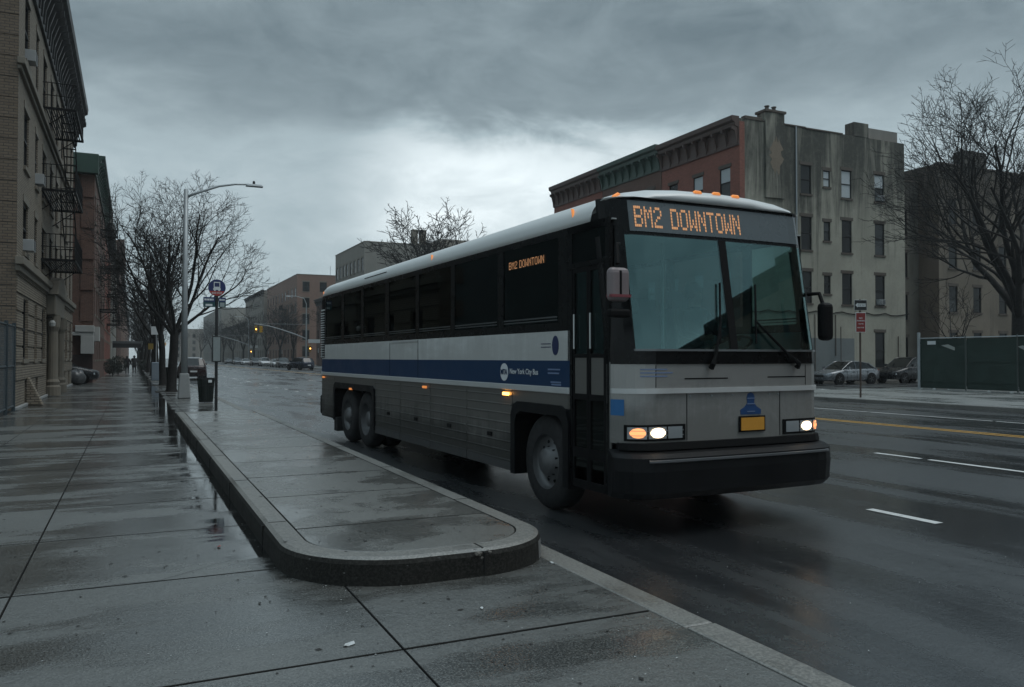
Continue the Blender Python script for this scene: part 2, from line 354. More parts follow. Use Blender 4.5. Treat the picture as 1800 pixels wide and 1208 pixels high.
# ------------------------------------------------------------------ ground, road, pavements
RW = .12
ROADX0, ROADX1 = 3.10, 24.4
struct(MB().box(-900, 900, -300, 1500, -.5, -.05).build('ground', M_GROUND))
road = MB(); road.add([(ROADX0 - .3, -40, 0), (120, -40, 0), (120, 1000, 0), (ROADX0 - .3, 1000, 0)], [(0, 1, 2, 3)])
road = struct(road.build('road', M_ROAD))
def marking(x0, x1, y0, y1, mat=M_PAINT, name='lane_marking'):
    rr = random.Random(int(x0 * 31 + y0 * 17)); mb = MB(); n = max(2, min(14, int(max(y1 - y0, x1 - x0) / .35))); z = .004
    long_y = (y1 - y0) > (x1 - x0); L_, Rr = [], []
    for i in range(n + 1):
        t = i / n; j1, j2 = rr.uniform(-.008, .008), rr.uniform(-.008, .008)
        if long_y: L_.append((x0 + j1, y0 + (y1 - y0) * t, z)); Rr.append((x1 + j2, y0 + (y1 - y0) * t, z))
        else: L_.append((x0 + (x1 - x0) * t, y0 + j1, z)); Rr.append((x0 + (x1 - x0) * t, y1 + j2, z))
    mb.grid([L_, Rr]); return mb.build(name, mat, road)
# dashes of the two near lanes, the yellow pair in the middle, the far lane line
y = 5.60 - 12 * 4
for X in (7.33, 11.75):
    y0 = 5.60 if X < 8 else 6.15
    for i in range(-1, 16):
        marking(X - .06, X + .06, y0 + i * 3.15 - (0 if X < 8 else .0), y0 + i * 3.15 + (.85 if X < 8 else 3.0 if i == 0 else .9))
    for i in range(0, 12): marking(X - .06, X + .06, 58 + i * 8, 58 + i * 8 + 2.6)
for i in range(30): marking(16.72, 16.84, -20 + i * 12, -20 + i * 12 + 12, M_YEL); marking(16.98, 17.10, -20 + i * 12, -20 + i * 12 + 12, M_YEL)
for i in range(9): marking(20.35, 20.45, -6 + i * 4, -6 + i * 4 + 3.9)
for i in range(7): marking(25.2 + i * 1.25, 25.75 + i * 1.25, 29.6, 32.4, name='crosswalk_bar')
marking(24.6, 27.6, 22.2 + 4.9, 22.45 + 4.9, name='stop_line')
M_PATCHR = wet('asphalt patch', (.026, .028, .030), (.014, .015, .017), (.5, .3), .4, .6, .5, .33, 55, .9, seed=8, tint=0.)
for i, (x, y_, a, b_) in enumerate(((8.2, 31.5, 2.6, .9), (6.3, 42, .8, 3.0), (10.5, 38, 1.2, 2.0), (14, 24, .7, 4.), (9.6, 14.5, 1.3, .8), (12.8, 52, 3., 1.2))):
    rq = random.Random(i); MB().add([(x + a * math.cos(t) * rq.uniform(.75, 1.1), y_ + b_ * math.sin(t) * rq.uniform(.75, 1.1), .003) for t in [j * math.pi / 8 for j in range(16)]], [tuple(range(16))]).build('asphalt_patch', M_PATCHR, road)
# slabs of the near sidewalk, laid one by one
rnd = random.Random(4)
sidewalk = MB(); sidewalk.box(-3.4, 2.86, -40, 45.8, -.3, .075); sidewalk.box(-3.4, 2.86, 45.8, 1000, -.3, RW - .001)
sidewalk = struct(sidewalk.build('sidewalk', plain('joint dirt dark', (.014, .014, .013), .9, var=.2)))
MB().box(-3.4, 2.86, 45.8, 1000, RW - .05, RW + .0005).build('far_paving', M_SLAB, sidewalk)
colx = [-3.10, -2.05, -.70, 1.31, 2.87]
rowy = [-3.9, -1.9, .15, 2.2, 4.16, 6.14, 7.85, 9.5]
while rowy[-1] < 45: rowy.append(rowy[-1] + 1.66)
def slab(x0, x1, y0, y1, z, par, mat, g=.009, tilt=.0015, name='slab'):
    mb = MB(); b_ = .003
    x0 += g * .45; x1 -= g * .45; y0 += g; y1 -= g; dz = [rnd.uniform(-tilt, tilt) for _ in range(4)]
    top = [(x0 + b_, y0 + b_, z + dz[0]), (x1 - b_, y0 + b_, z + dz[1]), (x1 - b_, y1 - b_, z + dz[2]), (x0 + b_, y1 - b_, z + dz[3])]
    mid = [(x0, y0, z - b_ + dz[0]), (x1, y0, z - b_ + dz[1]), (x1, y1, z - b_ + dz[2]), (x0, y1, z - b_ + dz[3])]
    bot = [(x0, y0, z - .05), (x1, y0, z - .05), (x1, y1, z - .05), (x0, y1, z - .05)]
    mb.loft([bot, mid, top]); o = mb.build(name, mat, par); o.data.materials.append(MATS['joint dirt dark'])
    for f in o.data.polygons:
        if f.normal.z < .9: f.material_index = 1
    return o
for i in range(len(rowy) - 1):
    for j in range(len(colx) - 1):
        slab(colx[j], colx[j + 1], rowy[i], rowy[i + 1], RW, sidewalk, M_SLAB, .011)
# a wandering crack in the walk
ck = MB(); p = Vector((-.68, 6.135, RW + .0015)); pts = []
for i in range(26):
    pts.append((p.x, p.y)); p.x += .062; p.y += rnd.uniform(-.012, .012) + (.045 if i > 13 else 0)
ck.grid([[(a, b_ - .004 * (1 - i / 26) - .001, RW + .0032) for i, (a, b_) in enumerate(pts)], [(a, b_ + .004 * (1 - i / 26) + .001, RW + .0032) for i, (a, b_) in enumerate(pts)]])
ck.build('crack', plain('dark crack line', (.012, .012, .012), .9, var=.2), sidewalk)  # thin dark strip following the crack
# kerb stones along the near side of the road
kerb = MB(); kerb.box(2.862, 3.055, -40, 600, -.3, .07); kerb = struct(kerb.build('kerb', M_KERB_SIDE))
yy = -6.
while yy < 60:
    mb = MB(); mb.box(2.876, 3.085, yy + .005, yy + 2.45, -.06, RW + rnd.uniform(-.003, .003) + .002)
    mb.build('kerb_stone', M_KERB, kerb, bevel=.018); yy += 2.455
MB().box(2.876, 3.085, 60, 600, -.06, RW + .002).build('kerb_run', M_KERB, kerb)
# far side of the avenue: two blocks with a rounded corner at the side street
def block(name, poly, z, mat):
    mb = MB(); mb.prism([(x, y_, -.2) for x, y_ in poly], (0, 0, .2 + z)); return struct(mb.build(name, mat, bevel=.02))
def arc(cx_, cy_, r, a0, a1, n=8): return [(cx_ + r * math.cos(R(a0 + (a1 - a0) * i / n)), cy_ + r * math.sin(R(a0 + (a1 - a0) * i / n))) for i in range(n + 1)]
def corner_walk(name, poly_out, poly_in):
    block(name + '_kerb', poly_out, .135, M_KERB); return block(name, poly_in, .145, M_FSIDE)
corner_walk('near_block_sidewalk', [(24.4, -40)] + [(60, -40), (60, 29.2)] + arc(27.9, 25.7, 3.5, 90, 180), [(24.58, -40), (60, -40), (60, 29.02)] + arc(27.9, 25.7, 3.32, 90, 180))
corner_walk('far_block_sidewalk', [(24.4, 900)] + arc(27.4, 42.4, 3.0, 180, 270) + [(120, 39.4), (120, 900)], [(24.58, 900)] + arc(27.4, 42.4, 2.82, 180, 270) + [(120, 39.58), (120, 900)])
# ------------------------------------------------------------------ raised boarding platform with rounded end
IZ = .31; IX0, IX1, IY0, IY1 = .97, 2.985, 5.30, 21.9
def rounded(x0, x1, y0, y1, r, n=12):
    ra, rb = r
    return arc(x0 + ra, y0 + ra, ra, 180, 270, n) + arc(x1 - rb, y0 + rb, rb, 270, 360, n) + [(x1, y1), (x0, y1)]
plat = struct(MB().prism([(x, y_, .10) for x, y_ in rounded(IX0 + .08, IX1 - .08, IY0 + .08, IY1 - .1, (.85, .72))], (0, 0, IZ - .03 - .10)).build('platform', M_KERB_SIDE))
def ring_piece(a, b_, face_mat=M_KERB_SIDE, top_mat=M_KERB, w=.20):
    """one kerb stone of the platform between outline indices a..b (outer path points)"""
    rings = []
    for i in range(a, b_ + 1):
        p = OUT[i]; nrm = ONRM[i]
        q = lambda d, z: (p[0] - nrm[0] * d, p[1] - nrm[1] * d, z)
        rings.append([q(0, .07), q(0.008, IZ - .045), q(.022, IZ - .016), q(.055, IZ), q(w - .006, IZ), q(w, IZ - .008), q(w, .07)])
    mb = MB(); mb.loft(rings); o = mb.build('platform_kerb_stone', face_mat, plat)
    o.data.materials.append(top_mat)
    for f in o.data.polygons:
        if f.normal.z > .75: f.material_index = 1
    return o
def densify(pts, step):
    out = [Vector((*pts[0], 0))]
    for p in pts[1:]:
        p = Vector((*p, 0)); d = (p - out[-1]).length; n = max(1, int(d / step)); a = out[-1].copy()
        for i in range(1, n + 1): out.append(a.lerp(p, i / n))
    return out
base = [(IX0, IY1)] + arc(IX0 + .85, IY0 + .85, .85, 180, 270, 16) + arc(IX1 - .72, IY0 + .72, .72, 270, 360, 16) + [(IX1, IY1)]
OUT = densify(base, .25); ONRM = []
for i in range(len(OUT)):
    d = (OUT[min(i + 1, len(OUT) - 1)] - OUT[max(i - 1, 0)]).normalized(); ONRM.append((d.y * 1., -d.x * 1.))
ONRM = [(a, b_) for a, b_ in ONRM]
# outward normal: path runs down the left side, round the near end, up the right side
if ONRM[2][0] > 0: ONRM = [(-a, -b_) for a, b_ in ONRM]
brk = [0]; acc = 0
for i in range(1, len(OUT)):
    acc += (OUT[i] - OUT[i - 1]).length
    if acc > 2.35 or (abs(OUT[i].x - 2.17) < .05 and OUT[i].y < 5.48 and i - brk[-1] > 2): brk.append(i); acc = 0
if brk[-1] != len(OUT) - 1: brk.append(len(OUT) - 1)
for a, b_ in zip(brk, brk[1:]):
    o = ring_piece(a, b_); c = (OUT[a] + OUT[b_]) / 2
    o.scale = (1, 1, 1)
jm = MB()                                                    # dark open joint and spalled edge where two stones meet
for a in brk[1:-1]:
    p, n_ = OUT[a], ONRM[a]; t_ = (-n_[1], n_[0]); w_ = .014 if OUT[a].y < 5.6 else .008
    q = lambda d, s_, z: (p[0] - n_[0] * d + t_[0] * s_, p[1] - n_[1] * d + t_[1] * s_, z)
    jm.loft([[q(-.0025, -w_ / 2, z), q(-.0025, w_ / 2, z), q(.04, w_ / 2, z), q(.04, -w_ / 2, z)] for z in (.122, IZ - .02)])
    jm.loft([[q(d, -w_ / 2, IZ - .03), q(d, w_ / 2, IZ - .03), q(d, w_ / 2, IZ + .0025), q(d, -w_ / 2, IZ + .0025)] for d in (.05, .20)])
jm.build('open_joint', plain('joint dirt', (.010, .010, .009), .9, var=.2), plat)
sp_i = [i for i in brk if abs(OUT[i].x - 2.17) < .15 and OUT[i].y < 5.6]
M_SPALL = plain('broken concrete', (.15, .14, .125), .85, var=.35, scale=30, bump=.8, bscale=50)
for k_, i in enumerate(sp_i[:1]):
    for dx, s_, zz in ((-.05, .03, .293), (-.022, .018, .262), (.04, .016, .296)):
        bm = bmesh.new(); bmesh.ops.create_icosphere(bm, subdivisions=2, radius=s_)
        for v in bm.verts: v.co *= rnd.uniform(.7, 1.15); v.co.y *= .45; v.co.z *= .6
        me = bpy.data.meshes.new('spall'); bm.to_mesh(me); bm.free(); me.materials.append(M_SPALL)
        obj('spalled_concrete', me, plat, (OUT[i].x + dx, OUT[i].y + .012, zz - .012))
ii = [i for i in range(len(OUT)) if OUT[i].x > 2.80 and 5.48 < OUT[i].y < 5.80]                # scrap of old pale paint on the kerb end
if len(ii) > 1:
    q = lambda i, z: (OUT[i].x + ONRM[i][0] * .0025 - ONRM[i][0] * (.008 * (z - .07) / .2), OUT[i].y + ONRM[i][1] * .0025 - ONRM[i][1] * (.008 * (z - .07) / .2), z)
    MB().grid([[q(i, .125) for i in ii], [q(i, .262) for i in ii]]).build('paint_patch', plain('old pale kerb paint', (.16, .165, .165), .6, var=.5, scale=14), plat)
# platform slabs inside the kerb ring, last one follows the round end
ys_ = [6.55, 8.12, 9.55, 11.0, 12.6, 14.1, 15.6, 17.1, 18.6, 20.2, 21.88]
for a, b_ in zip(ys_, ys_[1:]): slab(IX0 + .203, IX1 - .203, a, b_, IZ - .001, plat, M_ISL, .011, .001, 'platform_slab')
g_ = .207; endp = arc(IX0 + .85, IY0 + .85, .85 - g_, 180, 270, 14) + arc(IX1 - .72, IY0 + .72, .72 - g_, 270, 360, 14) + [(IX1 - g_, 6.545), (IX0 + g_, 6.545)]
MB().prism([(x, y_, IZ - .06) for x, y_ in endp], (0, 0, .058)).build('platform_slab', M_ISL, plat, bevel=.005)
# ------------------------------------------------------------------ windows and walls
WCACHE = {}
def window_meshes(w, h, style, fm):
    key = (round(w, 2), round(h, 2), style, fm.name)
    if key in WCACHE: return WCACHE[key]
    f = MB(); t = .06; y0, y1 = .05, .13
    f.box(-w / 2, -w / 2 + t, y0, y1, 0, h); f.box(w / 2 - t, w / 2, y0, y1, 0, h)
    f.box(-w / 2 + t, w / 2 - t, y0, y1, h - t, h); f.box(-w / 2 + t, w / 2 - t, y0, y1, 0, t)
    f.box(-w / 2 + t, w / 2 - t, y0 - .02, y1, h * .5 - .03, h * .5 + .03)
    p1 = MB().box(-w / 2 + t, w / 2 - t, .090, .098, t, h / 2 - .03); p2 = MB().box(-w / 2 + t, w / 2 - t, .090, .098, h / 2 + .03, h - t)
    r = {'frame': f.mesh('window', fm), 'lo': p1.mesh('pane', M_PANE), 'hi': p2.mesh('pane', M_PANE), 'lo2': p1.mesh('pane', M_PANE2), 'hi2': p2.mesh('pane', M_PANE2),
         'sill': MB().box(-w / 2 - .08, w / 2 + .08, -.07, .048, -.13, -.003).mesh('sill', M_STONED if style == 'dark' else M_STONE),
         'lintel': (MB().prism([(-w / 2 - .1, -.05, h + .003), (w / 2 + .1, -.05, h + .003), (w / 2 + .14, -.05, h + .17), (w * .2, -.05, h + .27), (-w * .2, -.05, h + .27), (-w / 2 - .14, -.05, h + .17)], (0, .06, 0)) if style == 'arch'
                    else MB().box(-w / 2 - .12, w / 2 + .12, -.03, .02, h + .003, h + .22)).mesh('lintel', M_STONED if style in ('dark', 'arch') else M_STONE),
         'sh_full': MB().box(-w / 2 + t + .002, w / 2 - t - .002, .078, .086, t + .01, h - t - .01).mesh('shade', M_SHADE),
         'sh_half': MB().box(-w / 2 + t + .002, w / 2 - t - .002, .078, .086, h * .5 + .031, h - t - .005).mesh('shade', M_SHADE)}
    WCACHE[key] = r; return r
def window(par, u, z, w, h, place, style='flat', fm=M_WFRAME, shade=None, rr=None, lintel=True, sill=True):
    """place = (fn(u)->(x,y), rotation)"""
    m = window_meshes(w, h, style, fm); (x, y_), rot = place[0](u), place[1]
    o = obj('window', m['frame'], par, (x, y_, z), rot)
    cur = rr.random() < .35 if rr else False
    obj('pane', m['lo2' if cur else 'lo'], o); obj('pane', m['hi2' if cur else 'hi'], o)
    if shade == 'full': obj('shade', m['sh_full'], o)
    elif shade == 'half': obj('shade', m['sh_half'], o)
    if sill: obj('sill', m['sill'], o)
    if lintel: obj('lintel', m['lintel'], o)
    return o
def holed_wall(mb, U, Z, holes, P, depth=.22):
    """U=(u0,u1) Z=(z0,z1); holes [(u0,u1,z0,z1)]; P(u,z,d) -> xyz with d inward depth"""
    us = sorted({U[0], U[1], *[h[0] for h in holes], *[h[1] for h in holes]}); zs = sorted({Z[0], Z[1], *[h[2] for h in holes], *[h[3] for h in holes]})
    us = [u for u in us if U[0] <= u <= U[1]]; zs = [z for z in zs if Z[0] <= z <= Z[1]]
    for a, b_ in zip(us, us[1:]):
        for c, d in zip(zs, zs[1:]):
            mu, mz = (a + b_) / 2, (c + d) / 2
            if any(h[0] < mu < h[1] and h[2] < mz < h[3] for h in holes): continue
            mb.add([P(a, c, 0), P(b_, c, 0), P(b_, d, 0), P(a, d, 0)], [(0, 1, 2, 3)])
    for a, b_, c, d in holes:
        for (p, q) in (((a, c), (b_, c)), ((b_, c), (b_, d)), ((b_, d), (a, d)), ((a, d), (a, c))):
            mb.add([P(*p, 0), P(*q, 0), P(*q, depth), P(*p, depth)], [(0, 1, 2, 3)])
        mb.add([P(a, c, depth), P(b_, c, depth), P(b_, d, depth), P(a, d, depth)], [(0, 1, 2, 3)])
FACE_E = lambda X: ((lambda u: (X, u)), R(90))       # facade looking +X, u = Y
FACE_W = lambda X: ((lambda u: (X, u)), R(-90))      # facade looking -X
FACE_S = lambda Y: ((lambda u: (u, Y)), 0.)          # facade looking -Y, u = X
def P_E(X): return lambda u, z, d: (X - d, u, z)
def P_W(X): return lambda u, z, d: (X + d, u, z)
def P_S(Y): return lambda u, z, d: (u, Y + d, z)
def shell(mb, x0, x1, y0, y1, z0, z1, skip=()):
    """back, sides and roof of a building, leaving out the faces in skip"""
    q = {'E': [(x1, y0, z0), (x1, y1, z0), (x1, y1, z1), (x1, y0, z1)], 'W': [(x0, y0, z0), (x0, y1, z0), (x0, y1, z1), (x0, y0, z1)],
         'S': [(x0, y0, z0), (x1, y0, z0), (x1, y0, z1), (x0, y0, z1)], 'N': [(x0, y1, z0), (x1, y1, z0), (x1, y1, z1), (x0, y1, z1)],
         'T': [(x0, y0, z1), (x1, y0, z1), (x1, y1, z1), (x0, y1, z1)]}
    for k_, v in q.items():
        if k_ not in skip: mb.add(v, [(0, 1, 2, 3)])
def cornice_E(par, X, y0, y1, z0, z1, over, mat, pitch=.9, side=1, brackets=True):
    """cornice along Y on a facade; side=+1 juts towards +X, -1 towards -X"""
    h = z1 - z0; mb = MB()
    prof = [(0, 0), (.10, 0), (.12, h * .12), (.06, h * .14), (.06, h * .62), (over * .55, h * .66), (over * .62, h * .78), (over * .95, h * .84), (over, h * .96), (over * .98, h), (0, h)]
    mb.prism([(X + side * a, y0, z0 + b_) for a, b_ in prof], (0, y1 - y0, 0)); c = mb.build('cornice', mat, par)
    if brackets:
        bk = MB(); prof = [(0.05, 0), (.16, 0), (.20, h * .2), (over * .55, h * .45), (over * .86, h * .50), (over * .86, h * .60), (0.05, h * .60)]
        bk.prism([(side * a, -.07, b_) for a, b_ in prof], (0, .14, 0)); me = bk.mesh('bracket', mat)
        n = max(2, round((y1 - y0) / pitch))
        for i in range(n + 1): obj('bracket', me, c, (X, y0 + .12 + (y1 - y0 - .24) * i / n, z0 + h * .04))
    return c
AC_ME = None
def air_conditioner(x, y_, z, rot, label):
    t = thing('air_conditioner', label, 'air conditioner', (x, y_, z), rot, 'window air conditioners')
    MB().box(-.28, .28, -.24, .10, 0, .36).build('casing', plain('dull ac casing', (.34, .36, .37), .55, var=.15), t, bevel=.015)
    g = MB()
    for i in range(7): g.box(-.26, -.02, -.252, -.241, .05 + i * .043, .075 + i * .043)
    for i in range(9): g.box(.03 + i * .026, .045 + i * .026, -.252, -.241, .05, .33)
    g.build('grille', plain('grey plastic grille', (.12, .125, .13), .5, var=.1), t); return t
# ------------------------------------------------------------------ left row: tan brick apartment house
rr = random.Random(11)
lb = thing('apartment_house', 'tan brick apartment house with black fire escapes at the left edge', 'building', (-3.1, 27.6, RW))
lb.location = (0, 0, 0)
XL, YA, YB, ZT = -3.1, 27.6, 51.8, 14.5
cols = [(29.15, 30.40), (32.35, 33.15), (34.85, 36.1), (37.85, 39.1), (40.5, 41.7), (43.3, 44.5), (46.4, 47.6), (49.4, 50.5)]
rows = [(1.62, 3.50), (4.95, 6.50), (7.62, 9.40), (10.95, 12.95)]
gcols = [c for c in cols if not 36.3 < c[0] < 41.3]
holes = [(a, b_, c, d) for a, b_ in cols for c, d in rows[1:]] + [(a, b_, *rows[0]) for a, b_ in gcols] + [(38.2, 39.75, .12, 3.2)]
base_holes = [(30.0, 31.0, .25, .95), (33.2, 34.0, .25, .95), (43.5, 44.3, .25, .95), (46.4, 47.2, .25, .95), (49.4, 50.2, .25, .95)]
mb = MB(); holed_wall(mb, (YA, YB), (0, ZT), holes + base_holes, P_E(XL)); shell(mb, -18, XL, YA, YB, 0, ZT, ('E', 'S'))
mb.build('wall', M_TANB, lb)
MB().box(-18, XL - .02, YA + .02, YA + .3, 0, ZT - .01).build('end_wall', M_PATCH, lb)
q = 0; z = .12
while z < ZT - .2:
    w_ = .95 if q % 2 else .62
    MB().box(XL - w_, XL + .012, YA - .035, YA + .019, z + .01, z + .60).build('quoin', M_QUOIN, lb); z += .61; q += 1
for i, (a, b_) in enumerate(cols):
    for j, (c, d) in enumerate(rows):
        if j == 0 and (a, b_) not in gcols: continue
        window(lb, (a + b_) / 2, c, b_ - a, d - c, FACE_E(XL), 'flat', rr=rr, shade=rr.choice([None] * 5 + ['half']), lintel=j > 0)
for a, b_, c, d in base_holes:
    MB().box(XL - .19, XL - .15, a, b_, c, d).build('basement_window', M_PANE, lb)
bands = MB()                                                # proud brick courses of the ground storey
z = 1.0
while z < 4.2:
    segs = [(YA + .02, YB - .02)]
    for a, b_, c, d in holes + base_holes + [(36.5, 41.4, 0, 4.6)]:
        if c - .02 < z + .46 and d + .02 > z:
            segs = [s_ for s0, s1 in segs for s_ in ((s0, min(s1, a - .02)), (max(s0, b_ + .02), s1)) if s_[1] - s_[0] > .05]
    for s0, s1 in segs: bands.box(XL, XL + .035, s0, s1, z, z + .44)
    z += .52
bands.build('brick_band', M_TANB, lb)
for (z0, z1, o_) in ((4.38, 4.62, .22), (4.20, 4.38, .12), (10.25, 10.45, .2), (10.12, 10.25, .1), (.12, .22, .08)):
    MB().box(XL - .01, XL + o_, YA - o_, YB, z0, z1).build('belt_course', M_STONE if z0 > 1 else M_CONC, lb, bevel=.02)
cornice_E(lb, XL, YA - .3, YB + .35, 13.55, 15.9, .72, M_CORN, .75)
portal = MB().box(XL, XL + .34, 36.6, 41.3, 3.35, 4.15).build('door_surround', M_STONE, lb, bevel=.05)
prof = [(.0, 0), (.30, 0), (.30, .35), (.24, .42), (.27, .55), (.20, .66), (.185, 2.55), (.20, 2.60), (.26, 2.75), (.28, 3.2), (0, 3.2)]
for yy in (37.3, 40.6): MB().lathe(prof, 14, c=(XL + .20, yy, .15)).build('column', M_STONE, portal, smooth=False)
MB().prism([(XL + .02, 36.4, 4.15), (XL + .02, 41.5, 4.15), (XL + .02, 40.6, 4.75), (XL + .02, 38.95, 5.0), (XL + .02, 37.3, 4.75)], (.42, 0, 0)).build('pediment', M_STONE, portal, bevel=.04)
dr = MB().box(XL - .18, XL - .12, 38.22, 39.73, .14, 3.18).build('door', M_WFRAME, lb); MB().box(XL - .119, XL - .11, 38.45, 39.5, .9, 2.6).build('door_pane', M_PANE, dr)
MB().path([(XL, 36.4, 3.2), (XL + .25, 36.4, 3.25), (XL + .25, 36.4, 3.1)], .025, 6).build('lamp_arm', M_IRON, lb)
MB().lathe([(0, 0), (.1, .02), (.12, .15), (.06, .24), (0, .25)], 10, c=(XL + .25, 36.4, 2.88)).build('wall_lamp', M_WHITE, lb)
MB().prism([(XL + .01, 30.2, .12), (XL + .5, 30.2, .12), (XL + .08, 30.2, 1.05), (XL + .01, 30.2, 1.05)], (0, .4, 0)).build('buttress', M_TANB, lb, bevel=.03)
def fire_escape(par, X, y0, y1, z, zl, side=1, depth=1.1, ladder=True):
    d = depth * side; f = MB()
    for y_ in (y0, y1): f.box(min(X, X + d), max(X, X + d), y_ - .03, y_ + .03, z - .09, z)
    f.box(min(X + d - .03, X + d + .03), max(X + d - .03, X + d + .03), y0, y1, z - .09, z); f.box(min(X, X + .05 * side), max(X, X + .05 * side), y0, y1, z - .09, z)
    for yy in (y0 + .2, y1 - .2): f.tube((X, yy, z - .75), (X + d * .8, yy, z - .05), .02, n=5)
    fe = f.build('fire_escape', M_IRON, par)
    sl = MB(); n = int(depth / .075)
    for i in range(n): x = X + d * (i + .5) / n; sl.box(x - .018, x + .018, y0 + .03, y1 - .03, z - .05, z - .015)
    sl.build('slat_deck', M_IRON, fe)
    rl = MB(); n = int((y1 - y0) / .16)
    for zz in (z + .45, z + .92):
        rl.tube((X, y0, zz), (X + d, y0, zz), .016, n=4); rl.tube((X + d, y0, zz), (X + d, y1, zz), .016, n=4); rl.tube((X + d, y1, zz), (X, y1, zz), .016, n=4)
    for i in range(n + 1): yy = y0 + (y1 - y0) * i / n; rl.tube((X + d, yy, z), (X + d, yy, z + .92), .011, n=4)
    for i in range(1, 7): x = X + d * i / 7; rl.tube((x, y0, z), (x, y0, z + .92), .011, n=4); rl.tube((x, y1, z), (x, y1, z + .92), .011, n=4)
    rl.build('railing', M_IRON, fe)
    if ladder:
        ld = MB(); h = zl - z; k_ = max(6, int(h / .24))
        for xo in (.55, .98):
            ld.path([(X + side * xo, y1 - .15, z), (X + side * xo, y0 + .9, zl + .0)], .022, 4)
        for i in range(1, k_): t = i / k_; yy = y1 - .15 + (y0 + .9 - y1 + .15) * t; ld.box(min(X + side * .55, X + side * .98), max(X + side * .55, X + side * .98), yy - .07, yy + .07, z + h * t - .012, z + h * t + .012)
        ld.build('ladder', M_IRON, fe)
    return fe
for z, zl in ((5.35, 7.95), (7.95, 11.0), (11.0, 14.2)): fire_escape(lb, XL, 34.6, 39.4, z, zl, ladder=z < 11)
air_conditioner(XL + .02, 29.78, 5.02, R(90), 'white air conditioner in second floor window at far left, low on tan facade')
air_conditioner(XL + .02, 29.78, 11.02, R(90), 'white air conditioner high in top floor window of tan brick house')
air_conditioner(XL + .02, 32.75, 7.70, R(90), 'white air conditioner in narrow third floor window of tan brick house')
# gate beside it
gate = thing('steel_gate', 'blue grey steel mesh gate at the far left beside the tan house', 'gate', (-3.1, 24.2, RW))
for yy in (0, 1.5, 3.1): MB().tube((0, yy, 0), (0, yy, 2.55), .05, n=10).build('post', plain('blue grey painted steel', (.018, .030, .037), .5, var=.2), gate)
gr_ = MB()
for zz in (.15, 1.3, 2.45): gr_.tube((0, 0, zz), (0, 3.1, zz), .028, n=6)
gr_.build('rail', MATS['blue grey painted steel'], gate)
gm = MB()
for i in range(52):
    a = -2.3 + i * .11
    for s_ in (1, -1):
        p0, p1 = (a, .15) if s_ > 0 else (a, 2.45), (a + 2.3, 2.45) if s_ > 0 else (a + 2.3, .15)
        t0, t1 = max(0, -p0[0] / 2.3), min(1, (3.1 - p0[0]) / 2.3)
        if t1 > t0: gm.tube((0, p0[0] + 2.3 * t0, p0[1] + (p1[1] - p0[1]) * t0), (0, p0[0] + 2.3 * t1, p0[1] + (p1[1] - p0[1]) * t1), .004, n=3)
gm.build('mesh_infill', MATS['blue grey painted steel'], gate)

# ------------------------------------------------------------------ generic row building
def row_house(label, cat, x_front, side, y0, y1, h, wall, corn, ncol, nrow, style, z1st=1.2, depth=16, cornh=1.1, over=.6, southwin=None, name='row_building', winw=1.05, shade_p=.15, seed=1, gz=RW, coping=False, southwall=None, brk=True, escapes=(), cpitch=1.0):
    """house facing the avenue; side=+1 facade looks +X (left row), -1 looks -X (right row)"""
    rq = random.Random(seed); o = thing(name, label, cat); P = P_E(x_front) if side > 0 else P_W(x_front); place = FACE_E(x_front) if side > 0 else FACE_W(x_front)
    st = (h - cornh - z1st - .2) / nrow; holes = []; wins = []
    for i in range(ncol):
        u = y0 + (y1 - y0) * (i + .5) / ncol
        for j in range(nrow):
            z = z1st + j * st + st * .12; hh = st * .58
            holes.append((u - winw / 2, u + winw / 2, z, z + hh)); wins.append((u, z, winw, hh))
    mb = MB(); holed_wall(mb, (y0, y1), (0, h), holes, P)
    xb = x_front - side * depth; x0, x1 = min(xb, x_front), max(xb, x_front)
    skip = ['E' if side > 0 else 'W']
    if southwin or southwall: skip.append('S')
    shell(mb, x0, x1, y0, y1, 0, h, skip); mb.build('wall', wall, o)
    if southwin or southwall:
        sw = MB(); hs = []; ws = []
        for (u, z, w, hh, *r) in (southwin or []): hs.append((u - w / 2, u + w / 2, z, z + hh))
        holed_wall(sw, (x0, x1), (0, h), hs, P_S(y0)); sw.build('side_wall', southwall or wall, o)
        for (u, z, w, hh, *r) in (southwin or []): window(o, u, z, w, hh, FACE_S(y0), style, shade=r[0] if r else None, rr=rq)
    for (u, z, w, hh) in wins: window(o, u, z, w, hh, place, style, shade=('half' if rq.random() < .5 else 'full') if rq.random() < shade_p else None, rr=rq)
    if corn: cornice_E(o, x_front, y0, y1, h - cornh, h + .12, over, corn, cpitch, side, brk)
    if coping: MB().box(x0 - .05, x1 + .05, y0 - .05, y1 + .05, h, h + .14).build('coping', M_STONE, o)
    for (a, b_, z) in escapes: fire_escape(o, x_front, a, b_, z, z + st, side)
    return o
# left row beyond the tan house
b2 = row_house('red brown brick walk-up with green cornice beyond the parked car on the left', 'building', -2.2, 1, 56, 78, 14.0, M_RED2, M_CORNG, 7, 4, 'flat', escapes=((66, 70, 5.2), (66, 70, 8.2), (66, 70, 11.0)), seed=2)
MB().box(-14, -1.95, 55.55, 55.985, 12.9, 14.12).build('side_cornice', M_CORNG, b2, bevel=.05)
for zz in (2.0, 3.9, 5.8, 7.7, 9.6, 11.5): MB().box(-2.9, -2.18, 55.93, 55.995, zz, zz + 1.5).build('quoin', M_RED2, b2)
MB().box(-9, -2.15, 55.6, 55.99, 3.0, 3.22).build('shopfront_band', M_WHITE, b2, bevel=.03); MB().box(-3.15, -2.12, 55.55, 55.99, 3.223, 3.62).build('shopfront_block', M_WHITE, b2, bevel=.02)
MB().box(-2.85, -2.14, 55.58, 55.99, 1.9, 3.0).build('shopfront_sign', M_WHITE, b2, bevel=.02)
